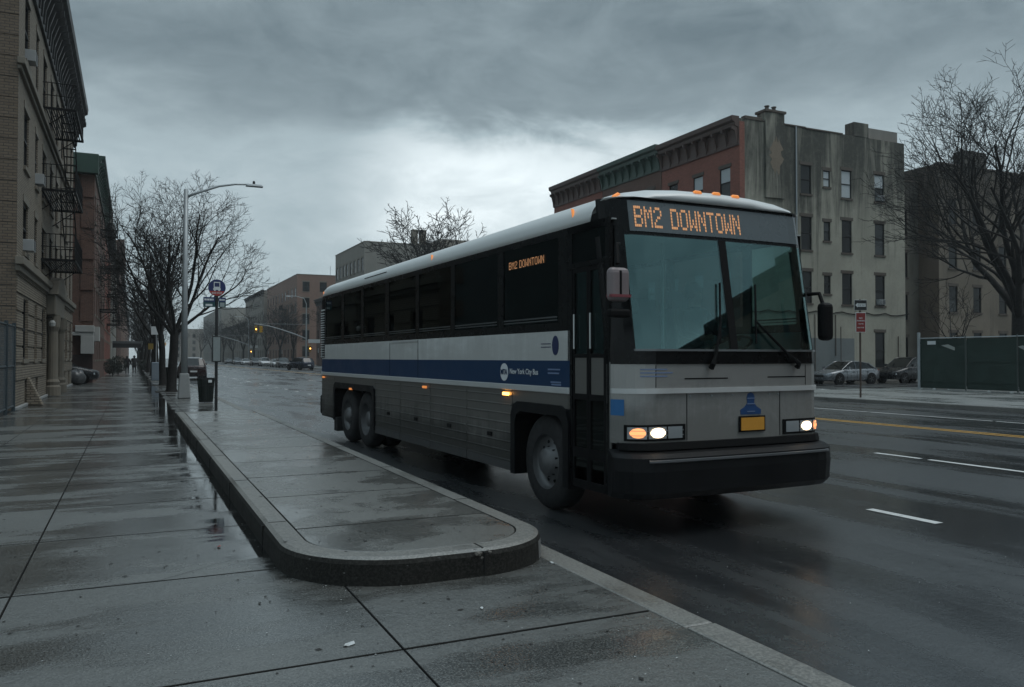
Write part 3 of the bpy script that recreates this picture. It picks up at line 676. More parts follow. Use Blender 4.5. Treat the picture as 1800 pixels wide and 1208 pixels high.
MB().box(-9, -2.20, 55.9, 55.988, .12, 1.85).build('shopfront_shutter', plain('dark maroon paint', (.030, .014, .013), .5, var=.2), b2)
MB().box(-2.2, -1.9, 57.2, 58.6, 2.7, 3.6).build('wall_sign', M_WHITE, b2, bevel=.02)
row_house('dark brick walk-up with fire escapes, third house along the left sidewalk', 'building', -2.25, 1, 78.2, 100, 13.2, M_REDB, M_CORN, 7, 4, 'flat', escapes=((86, 90, 4.9), (86, 90, 7.7), (86, 90, 10.4)), seed=3)
row_house('pale painted house with light parapet further down the left sidewalk', 'building', -2.2, 1, 100.3, 134, 17.6, M_STUCP, None, 9, 5, 'flat', coping=True, seed=4, escapes=((104, 108, 6), (104, 108, 9), (104, 108, 12)))
row_house('dark red brick house with heavy cornice beyond the pale one, left row', 'building', -2.1, 1, 134.3, 178, 19.2, M_RED2, M_CORNB, 10, 5, 'flat', seed=5, cornh=2, over=.9, cpitch=2)
row_house('tall brown house near the far end of the left row', 'building', -2.1, 1, 178.3, 240, 18.0, M_BRNB, M_CORN, 10, 5, 'flat', seed=6, cpitch=3)
row_house('hazy brick house closing the left row in the distance', 'building', -2.2, 1, 240.5, 600, 17.0, M_BRNB, M_CORN, 12, 5, 'flat', seed=7, cpitch=5)
cn = thing('entrance_canopy', 'dark fabric entrance canopy reaching over the left sidewalk', 'canopy', (-2.2, 108, RW))
MB().prism([(0, 0, 2.75), (0, 0, 3.25), (.0, .9, 3.55), (0, 1.8, 3.25), (0, 1.8, 2.75), (0, 1.75, 2.75), (0, 1.75, 3.2), (0, .9, 3.48), (0, .05, 3.2), (0, .05, 2.75)], (3.1, 0, 0)).build('cover', plain('black canvas', (.012, .013, .014), .7), cn)
for yy in (.05, 1.75): MB().tube((3.05, yy, 0), (3.05, yy, 2.8), .03, n=6).build('post', M_IRON, cn)
MB().box(-.02, .02, -.9, -.05, 2.6, 3.7).build('sign_board', M_WHITE, cn)
# right row: three tall row houses at the corner of the side street
XR, YS = 35.5, 41.3
win = []
for u, w, sm in ((41.22, .95, 0), (43.1, .62, 1), (44.95, .95, 0), (48.15, .95, 0)):
    for j, (c, d) in enumerate(((12.75, 14.7), (8.95, 11.2), (5.35, 7.5))):
        hh = d - c; sh = {(0, 0): None, (2, 0): 'full', (3, 0): 'half'}
        if sm: c += hh * .32; hh *= .58
        win.append((u, c, w, hh, 'full' if (j == 0 and u in (43.1, 44.95)) else 'half' if (j == 0 and u > 47) else None))
win.append((48.1, .95, .95, 2.5))
r1 = row_house('red brick corner row house with grimy stucco side wall behind the bus', 'building', XR, -1, YS, 49.8, 17.2, M_REDB, M_CORNB, 3, 4, 'dark', z1st=1.6, depth=15.2, cornh=1.75, over=.6, southwin=win, southwall=M_STUC, name='row_house', winw=1.05, shade_p=.7, seed=21)
MB().box(XR + .003, XR + .42, YS - .02, YS + .05, 0, 17.0).build('brick_return', M_REDB, r1)
for x0, x1, z0, z1 in ((XR + .45, 37.4, 17.2, 17.42), (37.45, 41.2, 17.2, 17.30), (41.2, 44.6, 17.15, 17.26)): MB().box(x0, x1, YS - .06, YS + .35, z0, z1).build('coping_stone', M_STONED, r1, bevel=.015)
ch = MB().box(37.6, 39.2, YS - .16, YS + .7, 12.2, 17.85).build('chimney_breast', M_STUC, r1, bevel=.02)
MB().box(37.5, 39.3, YS - .24, YS + .8, 17.85, 18.02).build('chimney_cap', M_STONED, ch, bevel=.02)
for xx in (38.1, 38.7): MB().lathe([(0, 0), (.14, 0), (.12, .3), (.17, .32), (.17, .38), (0, .38)], 10, c=(xx, YS + .3, 18.02)).build('chimney_pot', M_STONED, ch)
rp = random.Random(8)                                        # patch where the render has fallen off the breast
poly = [(38.5 + .62 * rp.uniform(.55, 1.1) * math.cos(t), YS - .163, 15.0 + 1.3 * math.sin(t) * rp.uniform(.6, 1.1)) for t in [i * math.pi / 18 for i in range(36)]]
MB().prism(poly, (0, -.006, 0)).build('exposed_brick', brick('bare old brick', (.19, .15, .11), (.22, .175, .13), (.15, .13, .10)), ch)
MB().box(45.7, 47.1, YS - .03, YS + .8, 17.2, 18.2).build('chimney', M_STUC, r1, bevel=.02)
MB().box(47.4, 50.5, YS + .4, YS + 4, 17.2, 18.1).build('roof_bulkhead', M_STUCP, r1, bevel=.02)
MB().path([(40.3, YS - .06, 17.2), (40.3, YS - .06, 4.3)], .055, 8).build('drain_pipe', M_GALV, r1)
pp = [(XR + .5 + i * .6, YS - .05, 4.75 - .08 * math.sin(i * 1.7) - (.10 if i % 5 == 2 else 0)) for i in range(26)]
MB().path(pp, .035, 5).build('cable', M_IRON, r1)
MB().box(36.2, 45.6, YS - .008, YS + .03, .14, 3.0).build('painted_dado', M_PATCH, r1)
for xx, a, b_ in ((41.9, .3, 4.6), (43.8, 1.8, 4.6), (49.9, .4, 3.2)): MB().tube((xx, YS - .05, a), (xx, YS - .05, b_), .03, n=6).build('conduit', M_STONED, r1)
MB().box(44.3, 44.34, YS - .03, YS, .14, 3.8).build('wall_joint', M_STONED, r1)
for a, z, l in ((48.15, 12.82, 'white air conditioner in top floor window of the stained side wall'), (48.15, 5.42, 'white air conditioner in first floor window right of the red parking sign')): air_conditioner(a, YS + .02, z, 0, l)
row_house('middle row house with green cornice and round topped windows behind the bus', 'building', XR, -1, 49.85, 58.2, 17.35, M_RED2, M_CORNG, 3, 4, 'arch', z1st=1.6, depth=15, cornh=1.75, over=.6, name='row_house', shade_p=.2, seed=22)
row_house('left row house of the corner three with dark brown cornice, behind the bus', 'building', XR, -1, 58.25, 66.8, 17.35, M_REDB, M_CORNB, 3, 4, 'dark', z1st=1.6, depth=15, cornh=1.75, over=.6, name='row_house', shade_p=.2, seed=23)
row_house('unseen brick apartment row added out of frame for the windscreen to mirror', 'building', 36.5, -1, -70, 4, 15.5, M_BRNB, M_CORN, 16, 4, 'flat', seed=61, cpitch=2, shade_p=.3)  # unseen row, added to give the windscreen something to reflect
# recessed dark house and the next stucco rear wing to its right
def rear_wing(label, x0, x1, Y, h, mat, wins, seed, extra=None):
    o = thing('rear_wing', label, 'building'); mb = MB(); holed_wall(mb, (x0, x1), (0, h), [(u - w / 2, u + w / 2, z, z + hh) for u, z, w, hh in wins], P_S(Y)); shell(mb, x0, x1, Y, Y + 14, 0, h, ('S',)); mb.build('wall', mat, o)
    q_ = random.Random(seed)
    for u, z, w, hh in wins: window(o, u, z, w, hh, FACE_S(Y), 'dark', rr=q_)
    MB().box(x0 - .02, x1 + .02, Y - .08, Y + .3, h, h + .12).build('coping', M_STONED, o); return o
w1 = rear_wing('dark recessed rear wing with two window columns right of the stained wall', 50.75, 55.9, 44.3, 15.4, M_STUC2, [(u, z, .9, 1.95) for u in (52.0, 54.2) for z in (1.3, 4.6, 7.9, 11.2)], 31)
MB().path([(53.1, 44.2, 15.2), (53.1, 44.2, .3)], .07, 8).build('drain_pipe', M_GALV, w1)
air_conditioner(52.0, 44.34, 11.3, 0, 'white air conditioner in the dark recessed wing')
w2 = rear_wing('pale stained rear wing behind the big bare tree at the right edge', 56.0, 86.0, 42.6, 16.6, stucco('brown stained stucco', (.185, .158, .124), (.135, .115, .090), (.035, .031, .026), .85), [(u, z, .95, 2.0) for u in (57.6, 60.4, 63.5, 66.5, 70) for z in (1.6, 5.2, 8.6, 12.0)], 32)
MB().box(58.8, 61.4, 42.4, 43.4, 16.6, 17.9).build('chimney', M_STUC2, w2, bevel=.03)
MB().lathe([(1.2, 0), (1.2, .25)], 16, 'y', (58.0, 42.45, 2.2), 0, math.pi).build('arched_doorway', M_STONE, w2)
# buildings across the avenue, further up
tn = row_house('tall grey tan apartment block with plain pale side wall above the bus roof', 'building', 32, -1, 122, 141.5, 19.4, M_GREYB, None, 8, 5, 'flat', coping=True, depth=22, southwall=M_STUCP, seed=41, winw=1.2, shade_p=0)
for xx in (40.0, 41.4): MB().box(xx, xx + .9, 123, 124, 19.4, 22.0).build('chimney', M_STONE, tn)
MB().box(45, 52, 124, 130, 19.5, 20.9).build('roof_bulkhead', M_GREYB, tn)
row_house('low dark red rowhouse with bracketed cornice behind the mast arm pole', 'building', 32, -1, 142, 157.5, 12.6, M_RED2, M_CORN, 5, 3, 'dark', seed=42, cpitch=1.6, southwall=M_RED2)
bw = [(u, z, 1.5, 2.1) for u in (33.9, 37.6, 41.5, 45) for z in (2.0, 5.5, 9.0, 12.5, 16.0)]
bb = row_house('five storey brown brick apartment house beyond the traffic signal', 'building', 32, -1, 178, 221, 19.6, M_BRNB, None, 10, 5, 'flat', coping=True, depth=22, southwin=bw, seed=43, winw=1.3, cornh=1.6, escapes=((190, 195, 6), (190, 195, 9.4), (190, 195, 12.8)))
for xx, hh in ((40, 2.6), (42.6, 2.2), (43.4, 2.2)): MB().tube((xx, 182, 19.6), (xx, 182, 19.6 + hh), .05, n=5).build('antenna', M_GALV, bb)
MB().lathe([(0, 0), (.5, .1), (.8, .35)], 12, 'y', (43, 181.6, 21.3)).build('dish', M_GALV, bb)
MB().box(46.5, 47.5, 183, 184, 19.6, 21.4).build('chimney', M_BRNB, bb)
row_house('pale hazy apartment house left of the brown brick one across the avenue', 'building', 31.5, -1, 223, 262, 19.6, M_GREYB, M_CORN, 10, 5, 'flat', seed=44, cpitch=4)
row_house('low hazy house in the distance behind the bus stop pole', 'building', 31.5, -1, 264, 330, 12.5, M_GREYB, M_CORN, 12, 3, 'flat', seed=45, cpitch=6)
row_house('far pale block seen between the bare trees and the bus stop sign', 'building', 31, -1, 332, 420, 21.0, M_STUCP, None, 12, 6, 'flat', seed=46, coping=True)
row_house('farthest grey block at the end of the avenue', 'building', 20, -1, 470, 520, 17.0, M_GREYB, None, 10, 5, 'flat', seed=47, coping=True, southwin=[(22 + i * 4, z, 1.5, 1.9) for i in range(3) for z in (2, 5.5, 9, 12.5)])
# ------------------------------------------------------------------ the bus
busx, busy = 4.05, 7.91
BA = math.atan2(.19, 6.9)
perp = Vector((math.cos(BA), math.sin(BA), 0))
HW = 1.275
bus = thing('bus', 'silver commuter coach with white roof and blue side stripe driving past', 'bus', (busx + perp.x * HW, busy + perp.y * HW, 0.0), BA)
B_WHITE = grimy('bus white paint', (.66, .675, .67), .34, 0., (.22, .215, .20), 2.6, 1.5, .5, .2)
B_BLUE = plain('bus blue stripe', (.004, .030, .085), .36, var=.10, scale=1.5, spec=.35)
B_STEEL = grimy('bus stainless panel', (.20, .195, .184), .40, .7, (.026, .025, .022), 1.25, .45, .95)
B_FRONT = grimy('bus front silver', (.36, .36, .352), .34, .6, (.10, .097, .088), 1.7, .85, .75)
B_TRIM = plain('bus polished trim', (.58, .59, .59), .38, .4, var=.06)
B_BLACK = plain('bus gloss black', (.003, .0035, .004), .28, var=.15, spec=.25)
B_MATT = plain('bus matt black', (.004, .004, .0045), .6, var=.2, spec=.15)
B_BUMP = plain('bus rubber bumper', (.004, .0045, .0055), .5, var=.2, spec=.22)
B_INT = plain('bus interior grey', (.42, .44, .44), .7, var=.1)
B_SEAT = plain('bus seat fabric', (.03, .04, .06), .85, var=.2)
B_DASH = plain('bus dashboard', (.030, .034, .034), .6, var=.1)
G_SIDE = glass('bus side tinted glass', (.10, .125, .125), .05, .75, .015, (.75, .85, .85))
G_WIND = glass('bus windscreen glass', (.74, .90, .89), .15, .85, .012, (.66, .92, .92))
G_OFF = glass('bus off side glass', (.62, .70, .70), .05, .75, .015, (.75, .85, .85))
G_DOOR = glass('bus door glass', (.30, .40, .40), .06, .7, .015, (.8, .95, .95))
G_SIGN = plain('destination sign glass', (.105, .125, .135), .28, var=.08, spec=.6)
Y0F, Y1R = -1.22, 10.05                                        # side walls, front wheel at y = 0
def part(mb, name, mat, par=bus, **kw): return mb.build(name, mat, par, **kw)
# roof: lofted shell with rounded shoulders and rounded front and rear caps
def roof_ring(y_, drop, shr, zl, w_=0.):
    pts = [(1.275, 3.0), (1.272, 3.07), (1.245, 3.15), (1.18, 3.22), (1.05, 3.275), (.8, 3.32), (.45, 3.348), (0, 3.36)]
    ring = [(-a, b_) for a, b_ in pts] + [(a, b_) for a, b_ in reversed(pts[:-1])]
    return [(a * shr, y_ + w_ * plan(a * shr), max(zl, b_ - drop)) for a, b_ in ring]
def plan(x):                                                   # how far the front face bends back at lateral position x
    a = abs(x)
    return .018 * (a / .9) ** 2 + (.30 * (1 - math.sqrt(max(0, 1 - ((a - .975) / .30) ** 2))) if a > .975 else 0)
sec = [(-1.41, .150, .975, 3.203, 1.), (-1.40, .085, .982, 3.195, 1.), (-1.35, .035, .99, 3.17, 1.), (-1.25, .010, .996, 3.10, .8), (-1.05, 0, 1, 3.0, .2)] + [(y_, 0, 1, 3.0) for y_ in (2, 5, 8, 9.7)] + [(10.0, .02, .995, 3.0), (10.14, .07, .98, 3.0), (10.2, .17, .95, 3.0)]
mb = MB(); mb.loft([roof_ring(*s_) for s_ in sec]); part(mb, 'roof', B_WHITE, smooth=True)
XS = [-1.275, -1.272, -1.262, -1.24, -1.20, -1.14, -1.06, -.95, -.7, -.35, 0, .35, .7, .95, 1.06, 1.14, 1.20, 1.24, 1.262, 1.272, 1.275]
FRONT = -1.63
def rake(z): return 0 if z < 1.68 else (z - 1.68) * .165
def fpt(x, z, off=0.): return (x, FRONT + rake(z) + plan(x) + off, z)
def fstrip(z0, z1, x0, x1, off=0., nz=1, thick=.012, name='panel', mat=B_FRONT, par=bus):
    xs = [x0] + [x for x in XS if x0 < x < x1] + [x1]; rows_ = [[fpt(x, z0 + (z1 - z0) * i / nz, off) for x in xs] for i in range(nz + 1)]
    back = [[fpt(x, z0 + (z1 - z0) * i / nz, off + thick) for x in xs] for i in range(nz + 1)]
    mb = MB(); mb.grid(rows_); mb.grid(back[::-1])
    n = len(xs)
    for r_ in (0, nz):
        for i in range(n - 1): mb.add([rows_[r_][i], rows_[r_][i + 1], back[r_][i + 1], back[r_][i]], [(0, 1, 2, 3)])
    for c_ in (0, n - 1):
        for i in range(nz): mb.add([rows_[i][c_], rows_[i + 1][c_], back[i + 1][c_], back[i][c_]], [(0, 1, 2, 3)])
    return mb.build(name, mat, par)
fp = fstrip(.86, 1.60, -1.275, 1.275, 0, 2, .02, 'front_panel', B_FRONT)
fstrip(1.325, 1.372, -1.272, 1.272, -.028, 1, .028, 'front_trim', B_TRIM, fp)
fstrip(1.60, 1.735, -1.275, 1.275, -.012, 1, .04, 'windscreen_cowl', B_BLACK)
fstrip(1.722, 1.742, -1.15, 1.2, -.026, 1, .014, 'cowl_trim', plain('dull trim', (.16, .17, .175), .35, .7, var=.1))
for a, b_ in ((-1.13, -.045), (.045, 1.13)): fstrip(1.735, 2.835, a, b_, .004, 6, .008, 'windscreen', G_WIND)
fstrip(1.735, 2.835, -.045, .045, 0, 4, .03, 'centre_post', B_MATT)
for a, b_ in ((-1.275, -1.13), (1.13, 1.275)): fstrip(1.735, 2.835, a, b_, 0, 4, .03, 'corner_post', B_BLACK)
hd = fstrip(2.835, 3.203, -1.268, 1.268, .006, 2, .03, 'sign_header', B_BLACK)
for s_ in (-1, 1): part(MB().box(min(s_ * 1.23, s_ * 1.268), max(s_ * 1.23, s_ * 1.268), -1.12, -.97, 2.98, 3.07), 'corner_cap', B_BLACK)
fstrip(2.870, 3.170, -1.08, 1.10, -.002, 2, .006, 'sign_glass', G_SIGN, hd)
FONT = {'B': '1111010001100011111010001100011111 0', 'M': '10001 11011 10101 10101 10001 10001 10001', '2': '01110 10001 00001 00110 01000 10000 11111', 'D': '11110 10001 10001 10001 10001 10001 11110', 'O': '01110 10001 10001 10001 10001 10001 01110',
        'W': '10001 10001 10001 10101 10101 11011 10001', 'N': '10001 11001 10101 10101 10011 10001 10001', 'T': '11111 00100 00100 00100 00100 00100 00100', ' ': '00000 ' * 7}
FONT['B'] = '11110 10001 10001 11110 10001 10001 11110'
def led_text(s_, pitch, dot, fn, pz=None, dz_=None):
    mb = MB(); x = 0; pz = pz or pitch; dz_ = dz_ or dot
    for chv in s_:
        rows_ = FONT[chv].split()
        for r_, row in enumerate(rows_):
            for c_, v in enumerate(row):
                if v == '1':
                    a, z = x + c_ * pitch, (6 - r_) * pz
                    mb.add([fn(a - dot, z - dz_), fn(a + dot, z - dz_), fn(a + dot, z + dz_), fn(a - dot, z + dz_)], [(0, 1, 2, 3)])
        x += (6 if chv != ' ' else 2) * pitch
    return mb
led_text('BM2', .0185, .0078, lambda a, z: fpt(-1.02 + a, 2.925 + z, -.004), .0300, .0125).build('led_lettering', M_LED, hd, fix=False)['kind'] = 'stuff'
led_text('DOWNTOWN', .0185, .0078, lambda a, z: fpt(-.60 + a, 2.925 + z, -.004), .0300, .0125).build('led_lettering', M_LED, hd, fix=False)['kind'] = 'stuff'
# bumper: section swept along the front plan
def sweep(sect, x0, x1, ext=0.):
    xs = [x0] + [x for x in XS if x0 < x < x1] + [x1]; rings = []
    if ext: rings.append([(x0 - o * .3, FRONT + plan(x0) + ext, z) for o, z in sect])
    for x in xs:
        sx = 1 if abs(x) < 1.1 else 1 + .0 * abs(x)
        k_ = 1 + .055 * max(0, (abs(x) - .95) / .325)
        rings.append([(x * (1 + (-o) * .28 * max(0, (abs(x) - .95) / .325)), FRONT + plan(x) * (1 if abs(x) < 1.27 else 1) + o, z) for o, z in sect])
    if ext: rings.append([(x1 + o * -.3, FRONT + plan(x1) + ext, z) for o, z in sect])
    mb = MB(); mb.loft(rings); return mb
bp_ = part(sweep([(.10, .36), (-.10, .36), (-.16, .42), (-.175, .62), (-.165, .74), (-.11, .775), (.0, .80), (.10, .80)], -1.275, 1.275), 'bumper', B_BUMP)
part(sweep([(.05, .803), (-.055, .803), (-.04, .865), (.05, .87)], -1.25, 1.25), 'bumper_top', B_MATT, bp_)
part(sweep([(-.176, .70), (-.186, .705), (-.182, .722), (-.168, .728)], -1.1, 1.1), 'bumper_strip', plain('bumper strip grey', (.06, .065, .07), .35, var=.1), bp_)  # strip of lighter grey along the bumper edge
# lamps
def lamp_bank(s_):
    a0, a1 = (-1.215, -.62) if s_ < 0 else (.62, 1.215)
    b_ = fstrip(.885, 1.035, a0, a1, -.010, 1, .02, 'headlamp_bezel', B_MATT)
    if s_ < 0: lens = ((-1.20, -1.05, M_TURN, 'turn_lamp'), (-1.03, -.84, M_HEAD, 'headlamp'), (-.82, -.66, M_LAMPOFF, 'high_beam_lamp'))
    else: lens = ((1.06, 1.20, M_TURN, 'turn_lamp'), (.86, 1.04, M_HEAD, 'headlamp'), (.66, .84, M_LAMPOFF, 'high_beam_lamp'))
    for p0, p1, m_, n_ in lens:
        fstrip(.905, 1.015, p0, p1, -.016, 1, .010, 'reflector', M_LAMPOFF, b_)
        c_ = (p0 + p1) / 2; w_ = (p1 - p0) / 2
        if m_ is not M_LAMPOFF:
            pts = [(c_ + w_ * .9 * math.cos(t) * (1 if abs(math.cos(t)) < .7 else .95), .96 + .046 * math.sin(t)) for t in [i * math.pi / 10 for i in range(20)]]
            mbq = MB(); n0 = len(pts); mbq.add([fpt(x, z, -.020) for x, z in pts] + [fpt(c_, .96, -.034)], [(i, (i + 1) % n0, n0) for i in range(n0)]); mbq.build(n_, m_, b_)
        for q_ in (.938, .982): fstrip(q_ - .0025, q_ + .0025, p0, p1, -.036, 1, .002, 'lens_rib', M_LAMPOFF, b_)
lamp_bank(-1); lamp_bank(1)
fstrip(.93, 1.085, .03, .37, -.016, 1, .010, 'plate_mount', B_MATT, fp)
pl = fstrip(.945, 1.07, .05, .35, -.024, 1, .006, 'licence_plate', plain('amber licence plate', (.58, .27, .035), .45, var=.15, scale=18), fp)
DB = plain('blue decal', (.020, .085, .24), .4, var=.05); DW = plain('white decal', (.66, .68, .70), .4, var=.05)
MB().prism([(x, FRONT - .004 + plan(.2), z) for x, z in ((.06, 1.10), (.32, 1.10), (.325, 1.145), (.27, 1.175), (.235, 1.21), (.24, 1.27), (.225, 1.305), (.19, 1.318), (.155, 1.305), (.14, 1.27), (.145, 1.21), (.11, 1.175), (.055, 1.145))], (0, .006, 0)).build('emblem', plain('dark blue decal', (.014, .055, .16), .4, var=.08), fp)
for z in (1.125, 1.20, 1.255): fstrip(z, z + .008, .14, .24, -.009, 1, .002, 'emblem_line', plain('pale blue decal', (.16, .22, .36), .4, var=.05), fp)
for k_ in range(3): fstrip(1.545 - k_ * .032, 1.557 - k_ * .032, -1.10, -.82 + .06 * (k_ % 2), -.004, 1, .003, 'decal_line', plain('pale blue decal', (.16, .22, .36), .4, var=.05), fp)
for a, b_, zz in ((-.62, -.10, 1.455), (.42, .95, 1.46)): fstrip(zz, zz + .012, a, b_, -.003, 1, .003, 'panel_seam', B_MATT, fp)
for xx in (-.60, .58): fstrip(.88, 1.32, xx, xx + .007, -.003, 1, .003, 'panel_seam', B_MATT, fp)
for xx in (-.95, .95): fstrip(1.38, 1.59, xx, xx + .006, -.003, 1, .003, 'panel_seam', B_MATT, fp)
BOLT = MB().lathe([(0, -.006), (.009, -.004), (.011, 0)], 8, 'y').mesh('bolt', M_GALV)
for xx in (-.56, -.30, -.04, .44, .56): obj('bolt', BOLT, fp, fpt(xx, 1.295, -.001))
for xw, a in ((-.33, -.16), (.80, .30)):                            # wipers: pivot, arm and blade
    wp = MB().path([fpt(xw, 1.56, -.03), fpt(xw, 1.60, -.06), fpt(xw + (a - xw) * .25, 1.68, -.05), fpt(a, 2.02, -.03)], [.03, .026, .016, .012], 6).build('wiper', B_MATT, bus)
    MB().path([fpt(a - .03, 1.80, -.022), fpt(a + .05, 2.40, -.022)], .011, 5).build('wiper_blade', B_MATT, wp)
# roof marker lamps
MK = MB().taper(0, 0, 0, .020, .10, .030, .07, .018).mesh('marker_lamp', M_AMBER)
for x, z, y_ in ((-1.12, 3.235, -1.18), (-.24, 3.318, -1.325), (0, 3.324, -1.325), (.25, 3.318, -1.325), (1.12, 3.235, -1.18)):
    o = obj('marker_lamp', MK, bus, (x, y_ - .03, z - .004), (R(35), 0 if abs(x) < 1 else R(30 if x > 0 else -30), 0))
for y_, z in ((-.62, 3.145), (3.4, 3.125), (10.0, 3.06)): obj('marker_lamp', MK, bus, (-1.252, y_, z), (0, R(-75), R(90)))
# side walls
RIBS = (.45, .56, .67, .78, .89, 1.0, 1.11, 1.22)
def lower_panel(s_, y0, y1, z0, z1, par, name='luggage_door', ribs=True):
    x = s_ * HW; mb = MB(); mb.box(min(x, x - s_ * .02), max(x, x - s_ * .02), y0 + .006, y1 - .006, z0, z1)
    o = mb.build(name, B_STEEL, par)
    if ribs:
        for zz in RIBS:
            if z0 + .02 < zz < z1 - .02:
                MB().path([(x, y0 + .01, zz), (x, y1 - .01, zz)], .011, 6).build('rib', B_TRIM if False else B_STEEL, o)
    return o
def side(s_):
    x = s_ * HW; right = s_ < 0; yf = -.60 if right else -1.25
    bx = lambda y0, y1, z0, z1, t=.02, out=0.: MB().box(min(x + s_ * out, x - s_ * t), max(x + s_ * out, x - s_ * t), y0, y1, z0, z1)
    sp_ = part(bx(yf, Y1R, 1.63, 1.94), 'side_panel', B_WHITE); part(bx(yf, Y1R, 1.353, 1.63, .02, .002), 'side_stripe', B_BLUE)
    part(bx(yf, Y1R, 1.285, 1.353, .02, .022), 'side_trim', B_TRIM, bevel=.008)
    for yy in (3.93, 5.3): part(bx(yy - .008, yy + .008, 1.36, 1.935, 0, .003), 'panel_joint', B_MATT, sp_)
    if right: part(bx(3.95, 5.28, 1.905, 1.93, 0, .010), 'engine_flap_edge', B_TRIM, sp_)
    # skirt with luggage doors and wheel arches
    edges = [.72, 2.05, 3.4, 4.75, 6.12]
    for a, b_ in zip(edges, edges[1:]):
        ld = lower_panel(s_, a, b_, .34, 1.283, bus)
        part(bx(a + .55, a + .68, .70, .75, 0, .012), 'latch', B_MATT, ld)
        part(bx(a + .01, b_ - .01, .34, .46, 0, .006), 'kick_strip', plain('scuffed lower skirt', (.05, .05, .05), .6, var=.3, scale=5), ld)
    lower_panel(s_, 8.95, Y1R, .40, 1.283, bus, 'rear_corner_panel')
    lower_panel(s_, -.60 if right else -1.25, .72, 1.13, 1.283, bus, 'arch_panel', False); lower_panel(s_, 6.12, 8.95, 1.12, 1.283, bus, 'arch_panel', False)
    if not right: lower_panel(s_, -1.25, -.62, .34, 1.13, bus, 'corner_panel', False)
    def arch(y0, y1, zt, zb):
        mb = MB(); w_ = .11
        o_ = [(y0, zb), (y0, zt - .16), (y0 + .05, zt - .05), (y0 + .16, zt), (y1 - .16, zt), (y1 - .05, zt - .05), (y1, zt - .16), (y1, zb)]
        i_ = [(y0 + w_, zb), (y0 + w_, zt - .24), (y0 + w_ + .04, zt - .15), (y0 + w_ + .12, zt - w_), (y1 - w_ - .12, zt - w_), (y1 - w_ - .04, zt - .15), (y1 - w_, zt - .24), (y1 - w_, zb)]
        rings = [[(x - s_ * .03, *a), (x + s_ * .028, *a), (x + s_ * .028, *b_), (x - s_ * .03, *b_)] for a, b_ in zip(o_, i_)]
        mb.loft(rings); part(mb, 'wheel_arch', B_BUMP)
        wl = MB(); d = 1.0
        for p, q_ in zip(i_, i_[1:]): wl.add([(x, *p), (x, *q_), (x - s_ * d, *q_), (x - s_ * d, *p)], [(0, 1, 2, 3)])
        wl.add([(x - s_ * d, y0, zb), (x - s_ * d, y1, zb), (x - s_ * d, y1, zt), (x - s_ * d, y0, zt)], [(0, 1, 2, 3)])
        part(wl, 'wheel_well', B_MATT)
    arch(-.60 if right else -.66, .72, 1.16, .32); arch(6.10, 8.97, 1.16, .38)
    # window band
    f0 = -.55 if right else -1.25
    part(bx(f0, Y1R, 1.94, 2.03), 'window_rail', B_BLACK); part(bx(-1.25, Y1R, 2.93, 3.0), 'window_header', B_BLACK)
    panes = [(9.72, 8.42), (8.24, 7.02), (6.86, 5.56), (5.36, 4.04), (3.90, 2.62), (2.48, 1.12), (.96, -.36)] + ([] if right else [(-.5, -1.2)])
    ed = Y1R; posts = []
    for a, b_ in panes: posts.append((a, ed)); ed = b_
    posts.append((f0 if right else -1.25, ed))
    for a, b_ in posts:
        if b_ - a > .02: part(bx(a, b_, 2.03, 2.93), 'window_post', B_BLACK)
    for a, b_ in panes:
        g = part(bx(b_, a, 2.03, 2.93, .014, -.008), 'side_window', G_SIDE if right else G_OFF)
        part(bx(b_ + .02, a - .02, 2.085, 2.10, 0, .004), 'window_bar', plain('dull trim', (.2, .2, .2), .4), g)
        part(bx(b_ + .02, a - .02, 2.055, 2.066, 0, .003), 'window_bar', MATS['dull trim'], g)
    if right:
        part(bx(-.30, .92, 2.62, 2.90, .03, -.022), 'sign_box', B_MATT)
    return sp_
sp_r = side(-1); side(1)
fnl = lambda a, z: (-HW - .002, .80 - a, 2.70 + z)
led_text('BM2', .0125, .0048, fnl).build('led_lettering', M_LED, bus, fix=False)['kind'] = 'stuff'
led_text('DOWNTOWN', .0125, .0048, lambda a, z: fnl(a + .27, z)).build('led_lettering', M_LED, bus, fix=False)['kind'] = 'stuff'
# underbody, rear, floor
part(MB().box(-HW + .03, HW - .03, .74, 6.1, .36, 1.02), 'underfloor', B_MATT); part(MB().box(-.62, .62, -1.3, 10.0, .42, 1.015), 'chassis_light_block', B_MATT); part(MB().box(-1.1, 1.1, -1.3, 10.0, 1.02, 1.08), 'floor', B_INT)  # the long middle box is added to block light under the bus
part(MB().box(-HW + .02, HW - .02, 10.0, 10.12, .45, 3.05), 'rear_wall', B_WHITE, bevel=.04); part(MB().box(-1.27, 1.27, 10.02, 10.26, .42, .85), 'rear_bumper', B_MATT, bevel=.05)
part(MB().box(-.28 - 1.0, -1.0, 8.7, 8.95, .16, .44), 'mud_flap', B_RUB if False else M_RUBBER)
lv = part(MB().box(-HW - .004, -HW + .01, 9.80, 10.05, 1.66, 2.92), 'louvre_panel', B_MATT)
for i in range(19): part(MB().box(-HW - .03, -HW - .004, 9.82, 10.06, 1.68 + i * .052, 1.70 + i * .052), 'louvre_slat', B_WHITE, lv)
part(MB().box(-HW - .02, -HW - .004, 9.80, 10.06, 2.68, 2.71), 'louvre_slat', B_WHITE, lv)
for yy, zz in ((.86, 1.235), (3.6, 1.225), (7.62, 1.06), (9.85, 1.24)): part(MB().box(-HW - .045 if yy == 7.62 else -HW - .03, -HW - .005, yy - .075, yy + .075, zz - .018, zz + .018), 'side_marker', M_AMBERS if yy < 3 else M_AMBER, bevel=.008)
vt = MB()
for k_ in range(2): vt.box(-1.262, -1.235, 5.55, 6.85, 3.085 + k_ * .03, 3.098 + k_ * .03)
